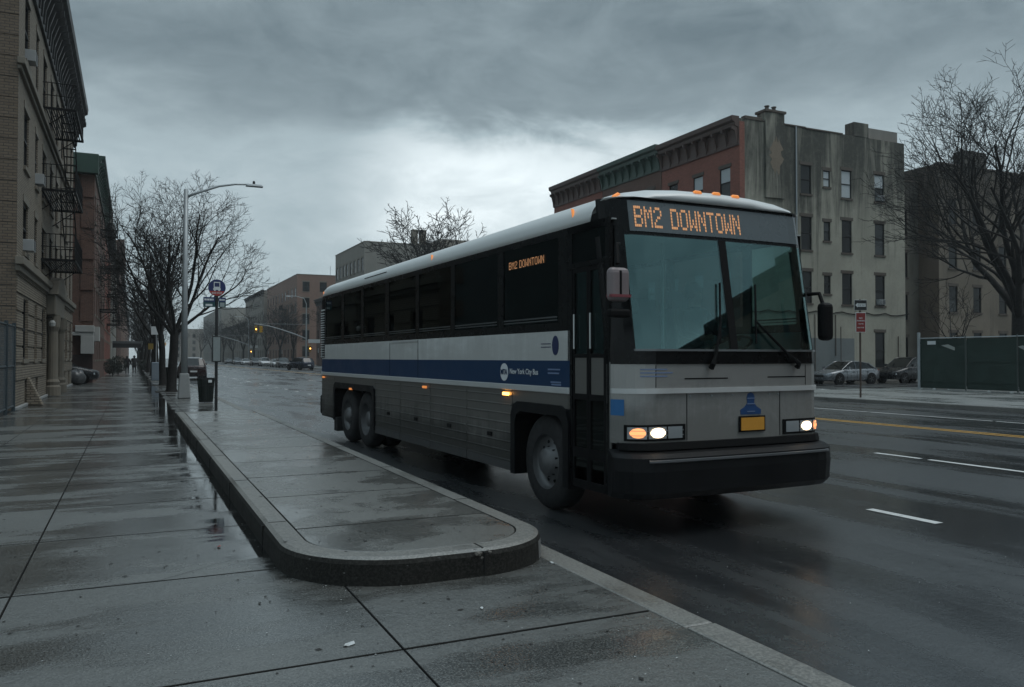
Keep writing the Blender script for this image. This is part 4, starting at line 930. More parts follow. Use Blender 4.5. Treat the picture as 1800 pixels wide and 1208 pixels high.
part(vt, 'roof_vent', B_MATT, rot=None)
# lettering on the blue stripe
rn = MB().lathe([(0, 0), (.105, 0), (.105, .003), (0, .003)], 24, 'x', (-HW - .0055, .93, 1.49)).build('round_logo', DW, sp_r)
def side_text(s_, size, y_, z, mat, par, bold=.0):
    me = text_mesh(s_, size, mat, .0008, bold=bold); me.transform(UPX); me.transform(Matrix.Rotation(R(-90), 4, 'Z')); return obj('lettering', me, par, (-HW - .0105, y_, z))
side_text('MTA', .085, .93, 1.49, B_BLUE, rn, .003)
side_text('New York City Bus', .088, .42, 1.50, DW, sp_r, .001)
for k_, (a, b_, z) in enumerate(((-.14, -.40, 1.535), (-.14, -.38, 1.495), (-.20, -.42, 1.40), (-.22, -.42, 1.375))): MB().box(-HW - .005, -HW - .0022, b_, a, z - .008, z + .008).build('decal_line', plain('pale blue decal', (.16, .22, .36)), sp_r)
MB().prism([(-HW - .004, -.30 + .07 * math.cos(t), 1.79 + .105 * math.sin(t)) for t in [i * math.pi / 10 for i in range(20)]], (.0035, 0, 0)).build('oval_emblem', plain('navy decal', (.012, .022, .08), .4, var=.05), sp_r)
for zz in (1.81, 1.775): MB().box(-HW - .003, -HW - .0002, -.20, 0.02, zz - .004, zz + .004).build('decal_line', MATS['navy decal'], sp_r)
# front door: two folding leaves
part(MB().box(-HW, -HW + .04, -.64, -.555, .36, 2.94), 'door_frame', B_BLACK); part(MB().box(-HW, -HW + .04, -1.33, -1.26, .36, 2.94), 'door_frame', B_BLACK)
part(MB().box(-HW + .005, -HW + .03, -1.26, -.64, 2.62, 2.93), 'door_header', G_SIDE); part(MB().box(-HW, -HW + .04, -1.26, -.64, 2.57, 2.62), 'door_rail', B_BLACK)
for a, b_ in ((-.948, -.645), (-1.255, -.952)):
    df = MB(); x0, x1 = -HW + .004, -HW + .034; t = .035
    df.box(x0, x1, a, a + t, .36, 2.565); df.box(x0, x1, b_ - t, b_, .36, 2.565)
    for z0, z1 in ((2.52, 2.565), (1.66, 1.70), (.36, .44), (.66, .76), (1.24, 1.30)): df.box(x0, x1, a + t, b_ - t, z0, z1)
    dl = part(df, 'door_leaf', B_MATT)
    part(MB().box(x0 + .006, x1 - .006, a + t, b_ - t, 1.30, 1.66), 'door_panel', B_STEEL, dl); part(MB().box(x0 + .003, x1 - .012, a + t, b_ - t, .66, .76), 'door_panel', B_STEEL, dl)
    for z0, z1 in ((1.70, 2.52), (.76, 1.24), (.44, .66)): part(MB().box(x0 + .01, x0 + .018, a + t, b_ - t, z0, z1), 'door_glass', G_DOOR if z0 > 1 else G_SIDE, dl)
    part(MB().tube((x0 - .02, b_ - .06, 1.75), (x0 - .02, b_ - .06, 2.1), .01, n=6), 'door_handle', B_TRIM, dl)
part(MB().box(-HW, -HW + .02, -1.33, -.555, 2.93, 3.0), 'door_lintel', B_BLACK)
part(MB().box(-HW, -HW + .02, -1.34, -1.325, .80, 1.62), 'corner_panel', B_FRONT)
part(MB().box(-HW - .004, -HW + .015, -.645, -.60, 1.13, 1.94), 'door_pillar', B_BLACK)
dq = fstrip(1.12, 1.27, -1.2745, -1.215, -.004, 1, .003, 'square_decal', plain('bright blue decal', (.015, .13, .34), .4, var=.05), fp)
# wheels
def wheel_meshes():
    ty = MB().lathe([(.30, -.14), (.40, -.145), (.48, -.13), (.512, -.10), (.52, -.05), (.52, .05), (.512, .10), (.48, .13), (.40, .145), (.30, .14)], 36, 'x').mesh('tyre', M_RUBBER, True)
    rf = MB().lathe([(.305, -.14), (.30, -.10), (.285, -.055), (.25, -.045), (.17, -.075), (.15, -.13), (.12, -.16), (.0, -.165)], 28, 'x').mesh('rim', M_ALU, True)
    rd = MB().lathe([(.305, -.14), (.295, -.09), (.28, .02), (.24, .05), (.15, .05), (.14, -.09), (.10, -.11), (.0, -.11)], 28, 'x').mesh('rim', M_ALU, True)
    hf, hd_ = MB(), MB()
    for i in range(10):
        t = 2 * math.pi * i / 10
        hf.lathe([(0, 0), (.028, 0)], 8, 'x', (-.062, .212 * math.cos(t), .212 * math.sin(t)))
        hf.lathe([(0, -.03), (.013, -.03), (.013, 0)], 6, 'x', (-.075, .158 * math.cos(t + .3), .158 * math.sin(t + .3)))
        hd_.lathe([(0, 0), (.03, 0)], 8, 'x', (.045, .205 * math.cos(t), .205 * math.sin(t)))
    return ty, rf, rd, hf.mesh('hand_hole', B_MATT), hd_.mesh('hand_hole', B_MATT)
TY, RF, RD, HF, HD = wheel_meshes()
for s_ in (-1, 1):
    for yy, fr in ((0.05, 1), (6.95, 0), (8.20, 1)):
        w_ = obj('wheel', None, bus, (s_ * (HW - .21), yy, .52), 0 if s_ < 0 else math.pi)
        obj('tyre', TY, w_); rm = obj('rim', RF if fr else RD, w_, None, (R(17 * yy), 0, 0)); obj('hand_hole', HF if fr else HD, rm)
        if not fr: obj('tyre', TY, w_, (.34, 0, 0))
# mirrors
mr = part(MB().path([(-HW + .02, -1.46, 2.72), (-HW - .14, -1.66, 2.68), (-HW - .17, -1.72, 2.50)], .022, 7), 'mirror_arm', B_MATT)
hs = MB().box(-HW - .27, -HW - .05, -1.76, -1.66, 2.16, 2.47).build('mirror_housing', plain('mirror housing rose white', (.20, .165, .17), .35, var=.15, scale=6), mr, bevel=.05, seg=3)
MB().box(-HW - .175, -HW - .150, -1.767, -1.70, 2.22, 2.44).build('mirror_split', B_MATT, hs, bevel=.01); MB().box(-HW - .265, -HW - .055, -1.766, -1.68, 2.20, 2.225).build('mirror_band', plain('dull red band', (.20, .05, .06), .4), hs)
MB().box(-HW - .27, -HW - .05, -1.76, -1.68, 2.02, 2.095).build('mirror_bracket', B_MATT, mr, bevel=.02)
ml = part(MB().path([(HW - .08, -1.42, 2.34), (HW - .05, -1.55, 2.34), (HW - .04, -1.60, 2.2)], .022, 7), 'mirror_arm', B_MATT)
MB().box(HW - .12, HW + .04, -1.68, -1.56, 1.84, 2.24).build('mirror_housing', B_MATT, ml, bevel=.05, seg=3)
# inside: dashboard, wheel, driver seat, passenger seats, grab rails
part(MB().prism([(-1.15, -1.50, 1.58), (-1.15, -1.05, 1.50), (-1.15, -1.0, 1.1), (-1.15, -1.3, 1.1), (-1.15, -1.5, 1.4)], (2.3, 0, 0)), 'dashboard', B_DASH)
part(MB().box(-.95, -.55, -1.47, -1.25, 1.60, 1.72), 'dash_card', plain('pale green card', (.30, .46, .42), .6, var=.1))
part(MB().box(.25, 1.1, -1.35, -1.0, 1.52, 1.70), 'instrument_hood', B_DASH, bevel=.05)
sw = MB(); sw.lathe([(.235 + .016 * math.cos(t), .016 * math.sin(t)) for t in [i * math.pi / 4 for i in range(9)]], 28)
for t in (0, 2.1, 4.2): sw.tube((0, 0, -.02), (.235 * math.cos(t), .235 * math.sin(t), 0), .014, n=5)
part(sw, 'steering_wheel', B_MATT, loc=(.62, -.86, 1.78), rot=(R(-28), 0, 0))
st_ = MB(); st_.box(-.26, .26, -.25, .25, .40, .52); st_.box(-.25, .25, .20, .32, .52, 1.16); st_.box(-.15, .15, .22, .31, 1.16, 1.36); st_.box(-.15, .15, -.12, .15, .0, .40)
SE = st_.mesh('seat', B_SEAT)
o = obj('driver_seat', SE, bus, (.62, -.25, 1.08))
for i in range(10):
    for xx in (-.93, -.45, .45, .93): obj('seat', SE, bus, (xx, .9 + i * .86, 1.08))
for xx in (-.35, .2): part(MB().tube((xx, -.2, 1.08), (xx, -.2, 3.2), .018, n=6), 'grab_pole', B_TRIM)
part(MB().box(-1.2, 1.2, 10.0 - .04, 10.0 - .01, 1.08, 3.0), 'rear_lining', B_INT)
part(MB().box(-1.22, 1.22, -1.3, 9.9, 2.985, 2.998), 'ceiling_lining', B_INT)
# ------------------------------------------------------------------ bare trees
def tree_mesh(seed, H, r0, fork, nl, spread, lean=(0, 0), kids=(5, 5, 5, 3), ratio=(.62, .60, .55, .5), up=(.10, .07, .05, .03), limb=None, minr=.007, jit=.16, first=.22, outb=0.0):
    rq = random.Random(seed); trunk, crown = MB(), MB()
    def rv(): return Vector((rq.uniform(-1, 1), rq.uniform(-1, 1), rq.uniform(-1, 1)))
    def seg(p, d, L, r, r1, lev, n):
        pts, rad = [p.copy()], [r]
        for i in range(n):
            d = (d + rv() * jit + Vector((0, 0, up[min(lev, 3)]))).normalized(); p = p + d * (L / n); pts.append(p.copy()); rad.append(r + (r1 - r) * (i + 1) / n)
        return pts, rad
    def branch(p, d, L, r, lev):
        n = max(3, min(7, int(L / .35) + 2)); pts, rad = seg(p, d, L, r, max(minr * .55, r * .28), lev, n)
        (trunk if lev == 0 else crown).path(pts, [max(minr * .6, x) for x in rad], (7, 5, 4, 3, 3)[min(lev, 4)], cap=False)
        if lev >= len(kids): return
        k_ = kids[lev]; k_ = max(2, int(k_ * rq.uniform(.8, 1.25)))
        az0 = rq.uniform(0, 6.28)
        for j in range(k_):
            t = first + (1 - first) * (j + rq.random()) / k_; fi = t * n; i = min(n - 1, int(fi)); q = pts[i].lerp(pts[i + 1], fi - i); dd = (pts[i + 1] - pts[i]).normalized()
            a = az0 + j * 2.4 + rq.uniform(-.5, .5); e = Vector((math.cos(a), math.sin(a), 0)); e = (e - dd * e.dot(dd))
            if e.length < .1: e = rv(); e = e - dd * e.dot(dd)
            e.normalize(); an = R(rq.uniform(26, 52)); nd = (dd * math.cos(an) + e * math.sin(an)).normalized()
            rr_ = rad[i] * .54
            branch(q, nd, L * ratio[min(lev, 3)] * rq.uniform(.7, 1.2) * (1.15 - .45 * t), max(minr, rr_), lev + 1)
    base = Vector((0, 0, -.05)); top = Vector((lean[0] * fork, lean[1] * fork, fork))
    pts = [base, base + Vector((0, 0, .18)), base.lerp(top, .35) + rv() * .03, base.lerp(top, .7) + rv() * .03, top]
    trunk.path(pts, [r0 * 1.5, r0 * 1.12, r0, r0 * .94, r0 * .9], 10, cap=False)
    limbs = limb or [(2 * math.pi * i / nl + rq.uniform(-.4, .4), R(spread * rq.uniform(.6, 1.15)), 1.0) for i in range(nl)]
    for az, tilt, f in limbs:
        d = Vector((math.cos(az) * math.sin(tilt), math.sin(az) * math.sin(tilt), math.cos(tilt)))
        branch(top - Vector((0, 0, rq.uniform(0, fork * .12))), d, (H - fork) * .74 * f, r0 * (.52 if f > .9 else .42), 0)
    return trunk.mesh('trunk', M_BARK, True, False), crown.mesh('crown', M_BARK, False, False)
def put_tree(name, ms, x, y_, z, label, rot=0., sc=1., group=None):
    t = thing(name, label, 'tree', (x, y_, z), rot, group); t.scale = (sc, sc, sc); obj('trunk', ms[0], t); obj('crown', ms[1], t); return t
tl = []
for az, ti, f in ((8, 50, .74), (30, 32, .95), (-20, 18, 1.02), (165, 24, .92), (110, 28, .95), (-100, 26, .9), (190, 40, .85)): tl.append((R(az), R(ti), f))
T1 = tree_mesh(3, 10.2, .20, 2.7, 7, 30, (.04, 0), (7, 6, 5, 4), limb=tl, minr=.0075)
T2 = tree_mesh(9, 8.8, .17, 2.7, 5, 20, (-.05, .02), (5, 5, 5, 3), minr=.010)
T3 = tree_mesh(14, 9.0, .17, 2.6, 5, 32, (.03, .03), (5, 5, 4, 3), minr=.013)
T4 = tree_mesh(21, 10.5, .20, 3.0, 6, 36, (0, 0), (5, 5, 5, 2), minr=.020)
G = 'bare street trees'
put_tree('street_tree', T1, 1.62, 40.2, RW, 'large bare street tree right behind the lamp post', 0, 1., G)
put_tree('street_tree', T2, 1.55, 49.5, RW, 'bare street tree second behind the lamp post, dark slanting trunk', 1.0, 1.05, G)
put_tree('street_tree', T3, 1.55, 62, RW, 'bare street tree third along the left kerb', 2.2, 1.1, G)
put_tree('street_tree', T2, 1.55, 76, RW, 'bare street tree fourth along the left kerb', 3.6, 1.1, G)
for i, (y_, n_) in enumerate(((92, 'fifth'), (110, 'sixth'), (130, 'seventh'), (152, 'eighth'), (178, 'ninth'), (210, 'tenth'), (250, 'eleventh'), (300, 'twelfth'))):
    put_tree('street_tree', (T3, T4)[i % 2], 1.5, y_, RW, 'bare street tree %s along the left kerb, far off' % n_, i * 1.3, 1.05, G)
G = 'bare trees across the avenue'
for i, (x, y_, sc, lab) in enumerate(((27.0, 76, 1.52, 'bare tree crown rising behind the bus roof'), (26.8, 116, 1.12, 'bare tree in front of the tan block, half hidden by the bus'), (26.6, 152, 1.05, 'slanting bare tree left of the mast arm pole'), (26.6, 166, 1.15, 'bare tree before the brown brick apartment house'),
        (26.4, 184, 1.15, 'bare tree behind the row of parked cars, third past the signal'), (26.4, 202, 1.2, 'bare tree behind the row of parked cars, fourth past the signal'), (26.2, 222, 1.2, 'bare tree behind the parked cars near the second signal'),
        (26.2, 245, 1.25, 'hazy bare tree just beyond the second signal arm'), (26, 272, 1.3, 'hazy bare tree right of the bus stop pole'), (25.5, 305, 1.4, 'hazy bare tree behind the bus stop pole'), (24.5, 345, 1.5, 'hazy bare tree left of the bus stop pole'), (21, 395, 1.7, 'hazy bare tree at the end of the avenue, right one'), (12, 430, 1.7, 'hazy bare tree at the end of the avenue, middle one'), (6, 400, 1.6, 'hazy bare tree at the end of the avenue, left one'))):
    put_tree('roadside_tree', (T4, T3, T2)[i % 3] if i else T4, x, y_, .14, lab, i * 1.1 + .5, sc, G)
bl = [(R(a), R(t), f) for a, t, f in ((200, 40, 1.0), (150, 16, 1.0), (20, 26, 1.0), (260, 30, .95), (90, 28, .95), (195, 62, .92), (330, 44, .95), (175, 30, 1.0))]
T5 = tree_mesh(33, 18.2, .44, 4.4, 6, 30, (.0, 0), (8, 6, 5, 4), limb=bl, minr=.013, jit=.2)
put_tree('yard_tree', T5, 41.4, 26.9, .14, 'huge bare tree with forked trunk rising behind the green fence', .2, .87)
T6 = tree_mesh(41, 5.6, .07, 1.9, 4, 34, (0, 0), (5, 4, 3), minr=.010)
put_tree('sapling', T6, 43.2, 31.8, .14, 'small thin bare sapling left of the huge tree', 1., 1.05)
# ------------------------------------------------------------------ street furniture
lp = thing('street_lamp', 'tall grey street lamp with long curved arm over the road', 'street lamp', (1.78, 33.2, RW))
MB().taper(0, 0, 0, .95, .46, .46, .34, .34).build('base', M_CONC, lp, bevel=.04)
MB().path([(0, 0, .9), (.0, 0, 4), (.02, 0, 7.95)], [.125, .10, .075], 12).build('pole', M_GALV, lp, smooth=True)
MB().path([(.02, 0, 7.65), (.5, 0, 7.88), (1.2, 0, 8.17), (1.8, 0, 8.30), (2.25, 0, 8.33)], [.05, .048, .042, .036, .032], 8).build('arm', M_GALV, lp, smooth=True)
hd2 = MB().taper(2.52, 0, 8.26, 8.36, .66, .26, .56, .18).build('lamp_head', M_GALV, lp, bevel=.025)
MB().lathe([(0, 0), (.05, 0), (.05, .1), (.03, .13), (0, .13)], 10, c=(2.5, 0, 8.36)).build('sensor', M_BLACKP, hd2)
bs = thing('bus_stop_sign', 'blue and red round bus stop sign on a black pole', 'bus stop sign', (2.15, 24.4, RW))
MB().tube((0, 0, 0), (0, 0, 3.62), .042, n=10).build('pole', M_BLACKP, bs)
SB = plain('sign navy', (.010, .022, .105), .4, var=.08); SR = plain('sign red', (.36, .035, .028), .4, var=.08); ST = plain('sign teal', (.012, .062, .070), .4, var=.1); SW = plain('sign white', (.62, .65, .66), .45, var=.06)
dc = MB().lathe([(0, -.012), (.235, -.012), (.235, .012), (0, .012)], 32, 'y', (0, -.055, 3.52)).build('disc', SB, bs)
rs = [(.228 * math.cos(t), -.069, 3.52 + .228 * math.sin(t)) for t in [R(205 + i * 130 / 16) for i in range(17)]]
MB().prism(rs, (0, -.004, 0)).build('red_segment', SR, dc)
pic = MB(); z0 = 3.50
def icon(mb, x0, x1, z0_, z1_): mb.box(x0, x1, -.0735, -.069, z0_, z1_)
icon(pic, -.085, .085, 3.50, 3.545); icon(pic, -.085, -.065, 3.545, 3.655); icon(pic, .065, .085, 3.545, 3.655); icon(pic, -.085, .085, 3.655, 3.68); icon(pic, -.10, .10, 3.455, 3.50); icon(pic, -.08, -.035, 3.425, 3.455); icon(pic, .035, .08, 3.425, 3.455)
pic.build('bus_pictogram', SW, dc)
def sign_text(s_, size, par, x, y_, z, mat, bold=0., rotz=0.):
    me = text_mesh(s_, size, mat, .001, bold=bold); me.transform(UPX); return obj('lettering', me, par, (x, y_, z), rotz)
sign_text('BUS STOP', .062, dc, 0, -.0755, 3.365, SW, .001)
for x0, x1, mt in ((-.36, -.045, ST), (.045, .24, ST)):
    pn = MB().box(x0, x1, -.05, -.035, 2.97, 3.25).build('route_panel', mt, bs, bevel=.004)
    MB().box(x0 + .004, x1 - .004, -.054, -.051, 3.12, 3.246).build('blue_field', SB, pn)
    if x0 < 0:
        for i, (a, b_) in enumerate(((-.33, -.27), (-.26, -.20), (-.19, -.13), (-.12, -.09))): MB().box(a, b_, -.0575, -.0545, 3.155, 3.205).build('white_mark', SW, pn)
        MB().box(-.30, -.12, -.0545, -.0515, 3.0, 3.055).build('white_mark', SW, pn)
    else:
        for i in range(3): MB().box(.07 + i * .05, .105 + i * .05, -.0575, -.0545, 3.155, 3.205).build('white_mark', SW, pn)
        MB().box(.085, .205, -.0545, -.0515, 2.985, 3.10).build('white_mark', plain('pale grey print', (.30, .34, .34), .5), pn)
tc_ = MB().box(-.115, .115, -.105, -.045, 1.42, 2.15).build('timetable_case', M_BLACKP, bs, bevel=.01); MB().box(-.095, .095, -.110, -.106, 1.45, 2.12).build('timetable_sheet', plain('grey printed sheet', (.24, .27, .27), .4, var=.2, scale=30), tc_)
def litter_bin(x, y_, label, h=.84):
    t = thing('litter_bin', label, 'trash can', (x, y_, RW), 0, 'black street litter bins')
    MB().lathe([(.0, .03), (.20, .03), (.25, h - .03), (.0, h - .05)], 20).build('liner', plain('black liner', (.008, .009, .009), .5), t)
    for i in range(24):
        a = 2 * math.pi * i / 24; MB().path([(.215 * math.cos(a), .215 * math.sin(a), .02), (.27 * math.cos(a), .27 * math.sin(a), h)], .011, 4).build('slat', plain('dark green slat', (.012, .022, .018), .5), t)
    for r_, z in ((.285, h), (.262, h * .72), (.222, .05)): MB().lathe([(r_ - .012, z - .025), (r_ + .010, z - .025), (r_ + .010, z + .015), (r_ - .012, z + .015), (r_ - .012, z - .025)], 24).build('hoop', M_BLACKP, t)
    MB().box(.05, .17, -.30, -.292, h - .14, h - .05).build('sticker', SW, t); return t
litter_bin(2.28, 29.6, 'black slatted litter bin beside the bus stop pole')
litter_bin(1.95, 53.5, 'black litter bin farther back at the kerb beside the second tree', .95)
mb_ = thing('utility_cabinet', 'grey blue utility box on the kerb between the tree trunks', 'utility box', (1.35, 57.5, RW))
MB().box(-.25, .25, -.2, .2, .05, 1.25).build('casing', plain('grey blue paint', (.17, .21, .25), .5), mb_, bevel=.06, seg=3); MB().box(-.27, .27, -.22, .22, 0, .06).build('plinth', M_CONC, mb_); MB().box(-.2, .2, -.207, -.2, .2, 1.1).build('door', plain('pale cabinet door', (.2, .24, .28), .5), mb_)
sg = thing('street_sign', 'small white and yellow signs on a thin pole among left trees', 'sign', (1.45, 60, RW))
MB().tube((0, 0, 0), (0, 0, 4.0), .035, n=8).build('pole', M_GALV, sg); MB().box(-.32, .32, -.06, -.04, 3.1, 3.65).build('panel', SW, sg); MB().box(-.50, -.18, -.06, -.04, 2.1, 2.5).build('yellow_panel', plain('dull yellow sign', (.22, .15, .03), .5), sg)
pit = plain('soil', (.018, .016, .013), .9, var=.3, scale=10)
for y_ in (40.2, 49.5, 62, 76): struct(MB().box(.95, 2.3, y_ - .9, y_ + .9, RW - .02, RW + .012).build('tree_pit', pit))
# traffic signals
def signal_head(par, x, y_, z, rot=0, lit=True):
    o = MB().box(-.18, .18, -.14, .14, -.53, .53).build('signal_head', M_SIGY, par, (x, y_, z), rot, bevel=.03)
    for k_, dz in enumerate((.34, 0, -.34)):
        MB().lathe([(0, -.15), (.12, -.15), (.13, -.16), (.13, -.30), (.115, -.30), (.115, -.16)], 14, 'y', (0, 0, dz)).build('visor', M_SIGY, o)
        MB().lathe([(0, 0), (.11, 0)], 14, 'y', (0, -.155, dz)).build('lens', M_AMBERS if (lit and k_ == 1) else plain('dark lens', (.05, .02, .01), .3), o)
    return o
def mast(x, y_, reach, h, label, lampup=True):
    t = thing('traffic_signal', label, 'traffic light', (x, y_, .14), 0, 'mast arm traffic signals')
    MB().path([(0, 0, 0), (0, 0, 8)], [.16, .11], 10).build('pole', M_GALV, t); MB().taper(0, 0, 0, .5, .5, .5, .4, .4).build('base', M_GALV, t)
    arm = MB().path([(0, 0, 4.6), (-reach * .25, 0, 5.4), (-reach * .5, 0, 6.05), (-reach * .75, 0, 6.6), (-reach, 0, 6.85)], [.09, .08, .07, .055, .045], 8).build('mast_arm', M_GALV, t)
    MB().path([(0, 0, 6.9), (-reach, 0, 6.9)], .02, 5).build('stay_cable', M_GALV, arm)
    if lampup: MB().path([(0, 0, 7.9), (0, 0, 10.2), (-.4, 0, 11.1), (-1.6, 0, 11.4), (-2.6, 0, 11.4)], [.10, .08, .06, .05, .05], 8).build('lamp_arm', M_GALV, t); MB().taper(-2.9, 0, 11.32, 11.44, .8, .3, .6, .2).build('lamp_head', M_GALV, t)
    signal_head(t, -reach + .25, -.15, 6.0); signal_head(t, -reach + .95, -.15, 6.0, R(70)); signal_head(t, .55, -.2, 3.0)
    MB().box(.3, 2.2, -.06, -.03, 3.9, 4.5).build('street_name_board', SW, t); return t
mast(25.4, 133, 8.1, 8, 'mast arm traffic signal nearest the bus, with lit amber lamp'); mast(25.4, 205, 8.1, 8, 'second mast arm traffic signal farther off behind the bus stop pole'); mast(4.2, 290, -4.5, 8, 'distant traffic signal in the haze left of the bus stop pole', False)
# signs at the far corner
ps = thing('parking_sign', 'red parking sign and one way arrow on a post at the far corner', 'sign', (25.15, 22.5, .145))
MB().box(-.03, .03, -.02, .02, 0, 3.75).build('post', plain('rusty brown post', (.05, .032, .024), .7, var=.3), ps)
face = math.atan2(25.15, 22.5)
def tilted(name, w, h, z, mat, th=.012, off=-.035): o = MB().box(-w / 2, w / 2, off - th, off, z - h / 2, z + h / 2).build(name, mat, ps, None, -R(20), bevel=.01); return o
rp_ = tilted('red_panel', .40, .76, 2.86, SW); MB().box(-.18, .18, -.052, -.048, 2.50, 3.22).build('red_field', plain('no standing red', (.20, .020, .018), .4, var=.08), rp_)
for z, s_, tx in ((3.02, .085, 'NO'), (2.92, .066, 'STANDING'), (2.80, .05, '7AM-7PM'), (2.66, .06, 'BUS STOP')): sign_text(tx, s_, rp_, .0, -.054, z, SW, .001)
bp2 = tilted('one_way_panel', .50, .40, 3.52, SW); MB().box(-.24, .24, -.052, -.048, 3.33, 3.71).build('black_field', M_BLACKP, bp2)
MB().prism([(-.21, -.053, 3.52), (-.12, -.053, 3.61), (-.12, -.053, 3.58), (.20, -.053, 3.58), (.20, -.053, 3.46), (-.12, -.053, 3.46), (-.12, -.053, 3.43)], (0, -.003, 0)).build('arrow', SW, bp2)
sign_text('ONE WAY', .066, bp2, .03, -.058, 3.52, M_BLACKP, .001)
# green construction fence
fn = thing('site_fence', 'dark green boarded construction fence on the far corner', 'fence', (35.0, 27.7, .145))
for i in range(8):
    y_ = -i * 2.44
    MB().box(-.02, .02, y_ - 2.40, y_ - .04, .05, 2.42).build('fence_panel', M_GREENP, fn); MB().tube((-.05, y_, 0), (-.05, y_, 2.55), .03, n=8).build('post', plain('dull green grey post', (.045, .06, .055), .6), fn)
    for zz in (.35, 1.3, 2.2): MB().box(-.045, -.021, y_ - 2.40, y_ - .04, zz, zz + .07).build('batten', M_GREENP, fn)
for i in range(4): MB().box(.05 + i * 2.44, 2.42 + i * 2.44, -.02, .02, .05, 2.42).build('fence_panel', M_GREENP, fn)
MB().tube((-.05, .02, 0), (-.05, .02, 2.75), .07, n=10).build('corner_post', M_GALV, fn); MB().tube((-.05, -.05, 2.46), (-.05, -19.5, 2.46), .025, n=6).build('top_rail', M_GALV, fn)
MB().box(-.05, -.046, -.9, -.45, 2.15, 2.32).build('notice', SW, fn)
M_TEAR = plain('torn pale sheet', (.30, .32, .30), .6, var=.2, scale=12)
for a, b_, z in ((1.2, 1.9, 1.85), (4.9, 5.35, 1.75)): MB().prism([(-.047, -a, z + .25), (-.047, -b_, z), (-.047, -b_, z + .15), (-.047, -(a + b_) / 2, z + .3)], (-.004, 0, 0)).build('torn_patch', M_TEAR, fn)
lt = MB(); rq = random.Random(5)
for i in range(26):
    y_ = 27.4 - rq.random() ** .8 * 13; x = 34.85 - rq.random() * .5; s_ = rq.uniform(.04, .14); lt.taper(x, y_, .148, .148 + s_ * .5, s_, s_ * 1.2, s_ * .6, s_ * .7)
o = lt.build('fence_litter', plain('pale litter', (.4, .41, .40), .6, var=.2, scale=8)); o['kind'] = 'stuff'; tag(o, 'pale litter blown along the foot of the green fence', 'litter')
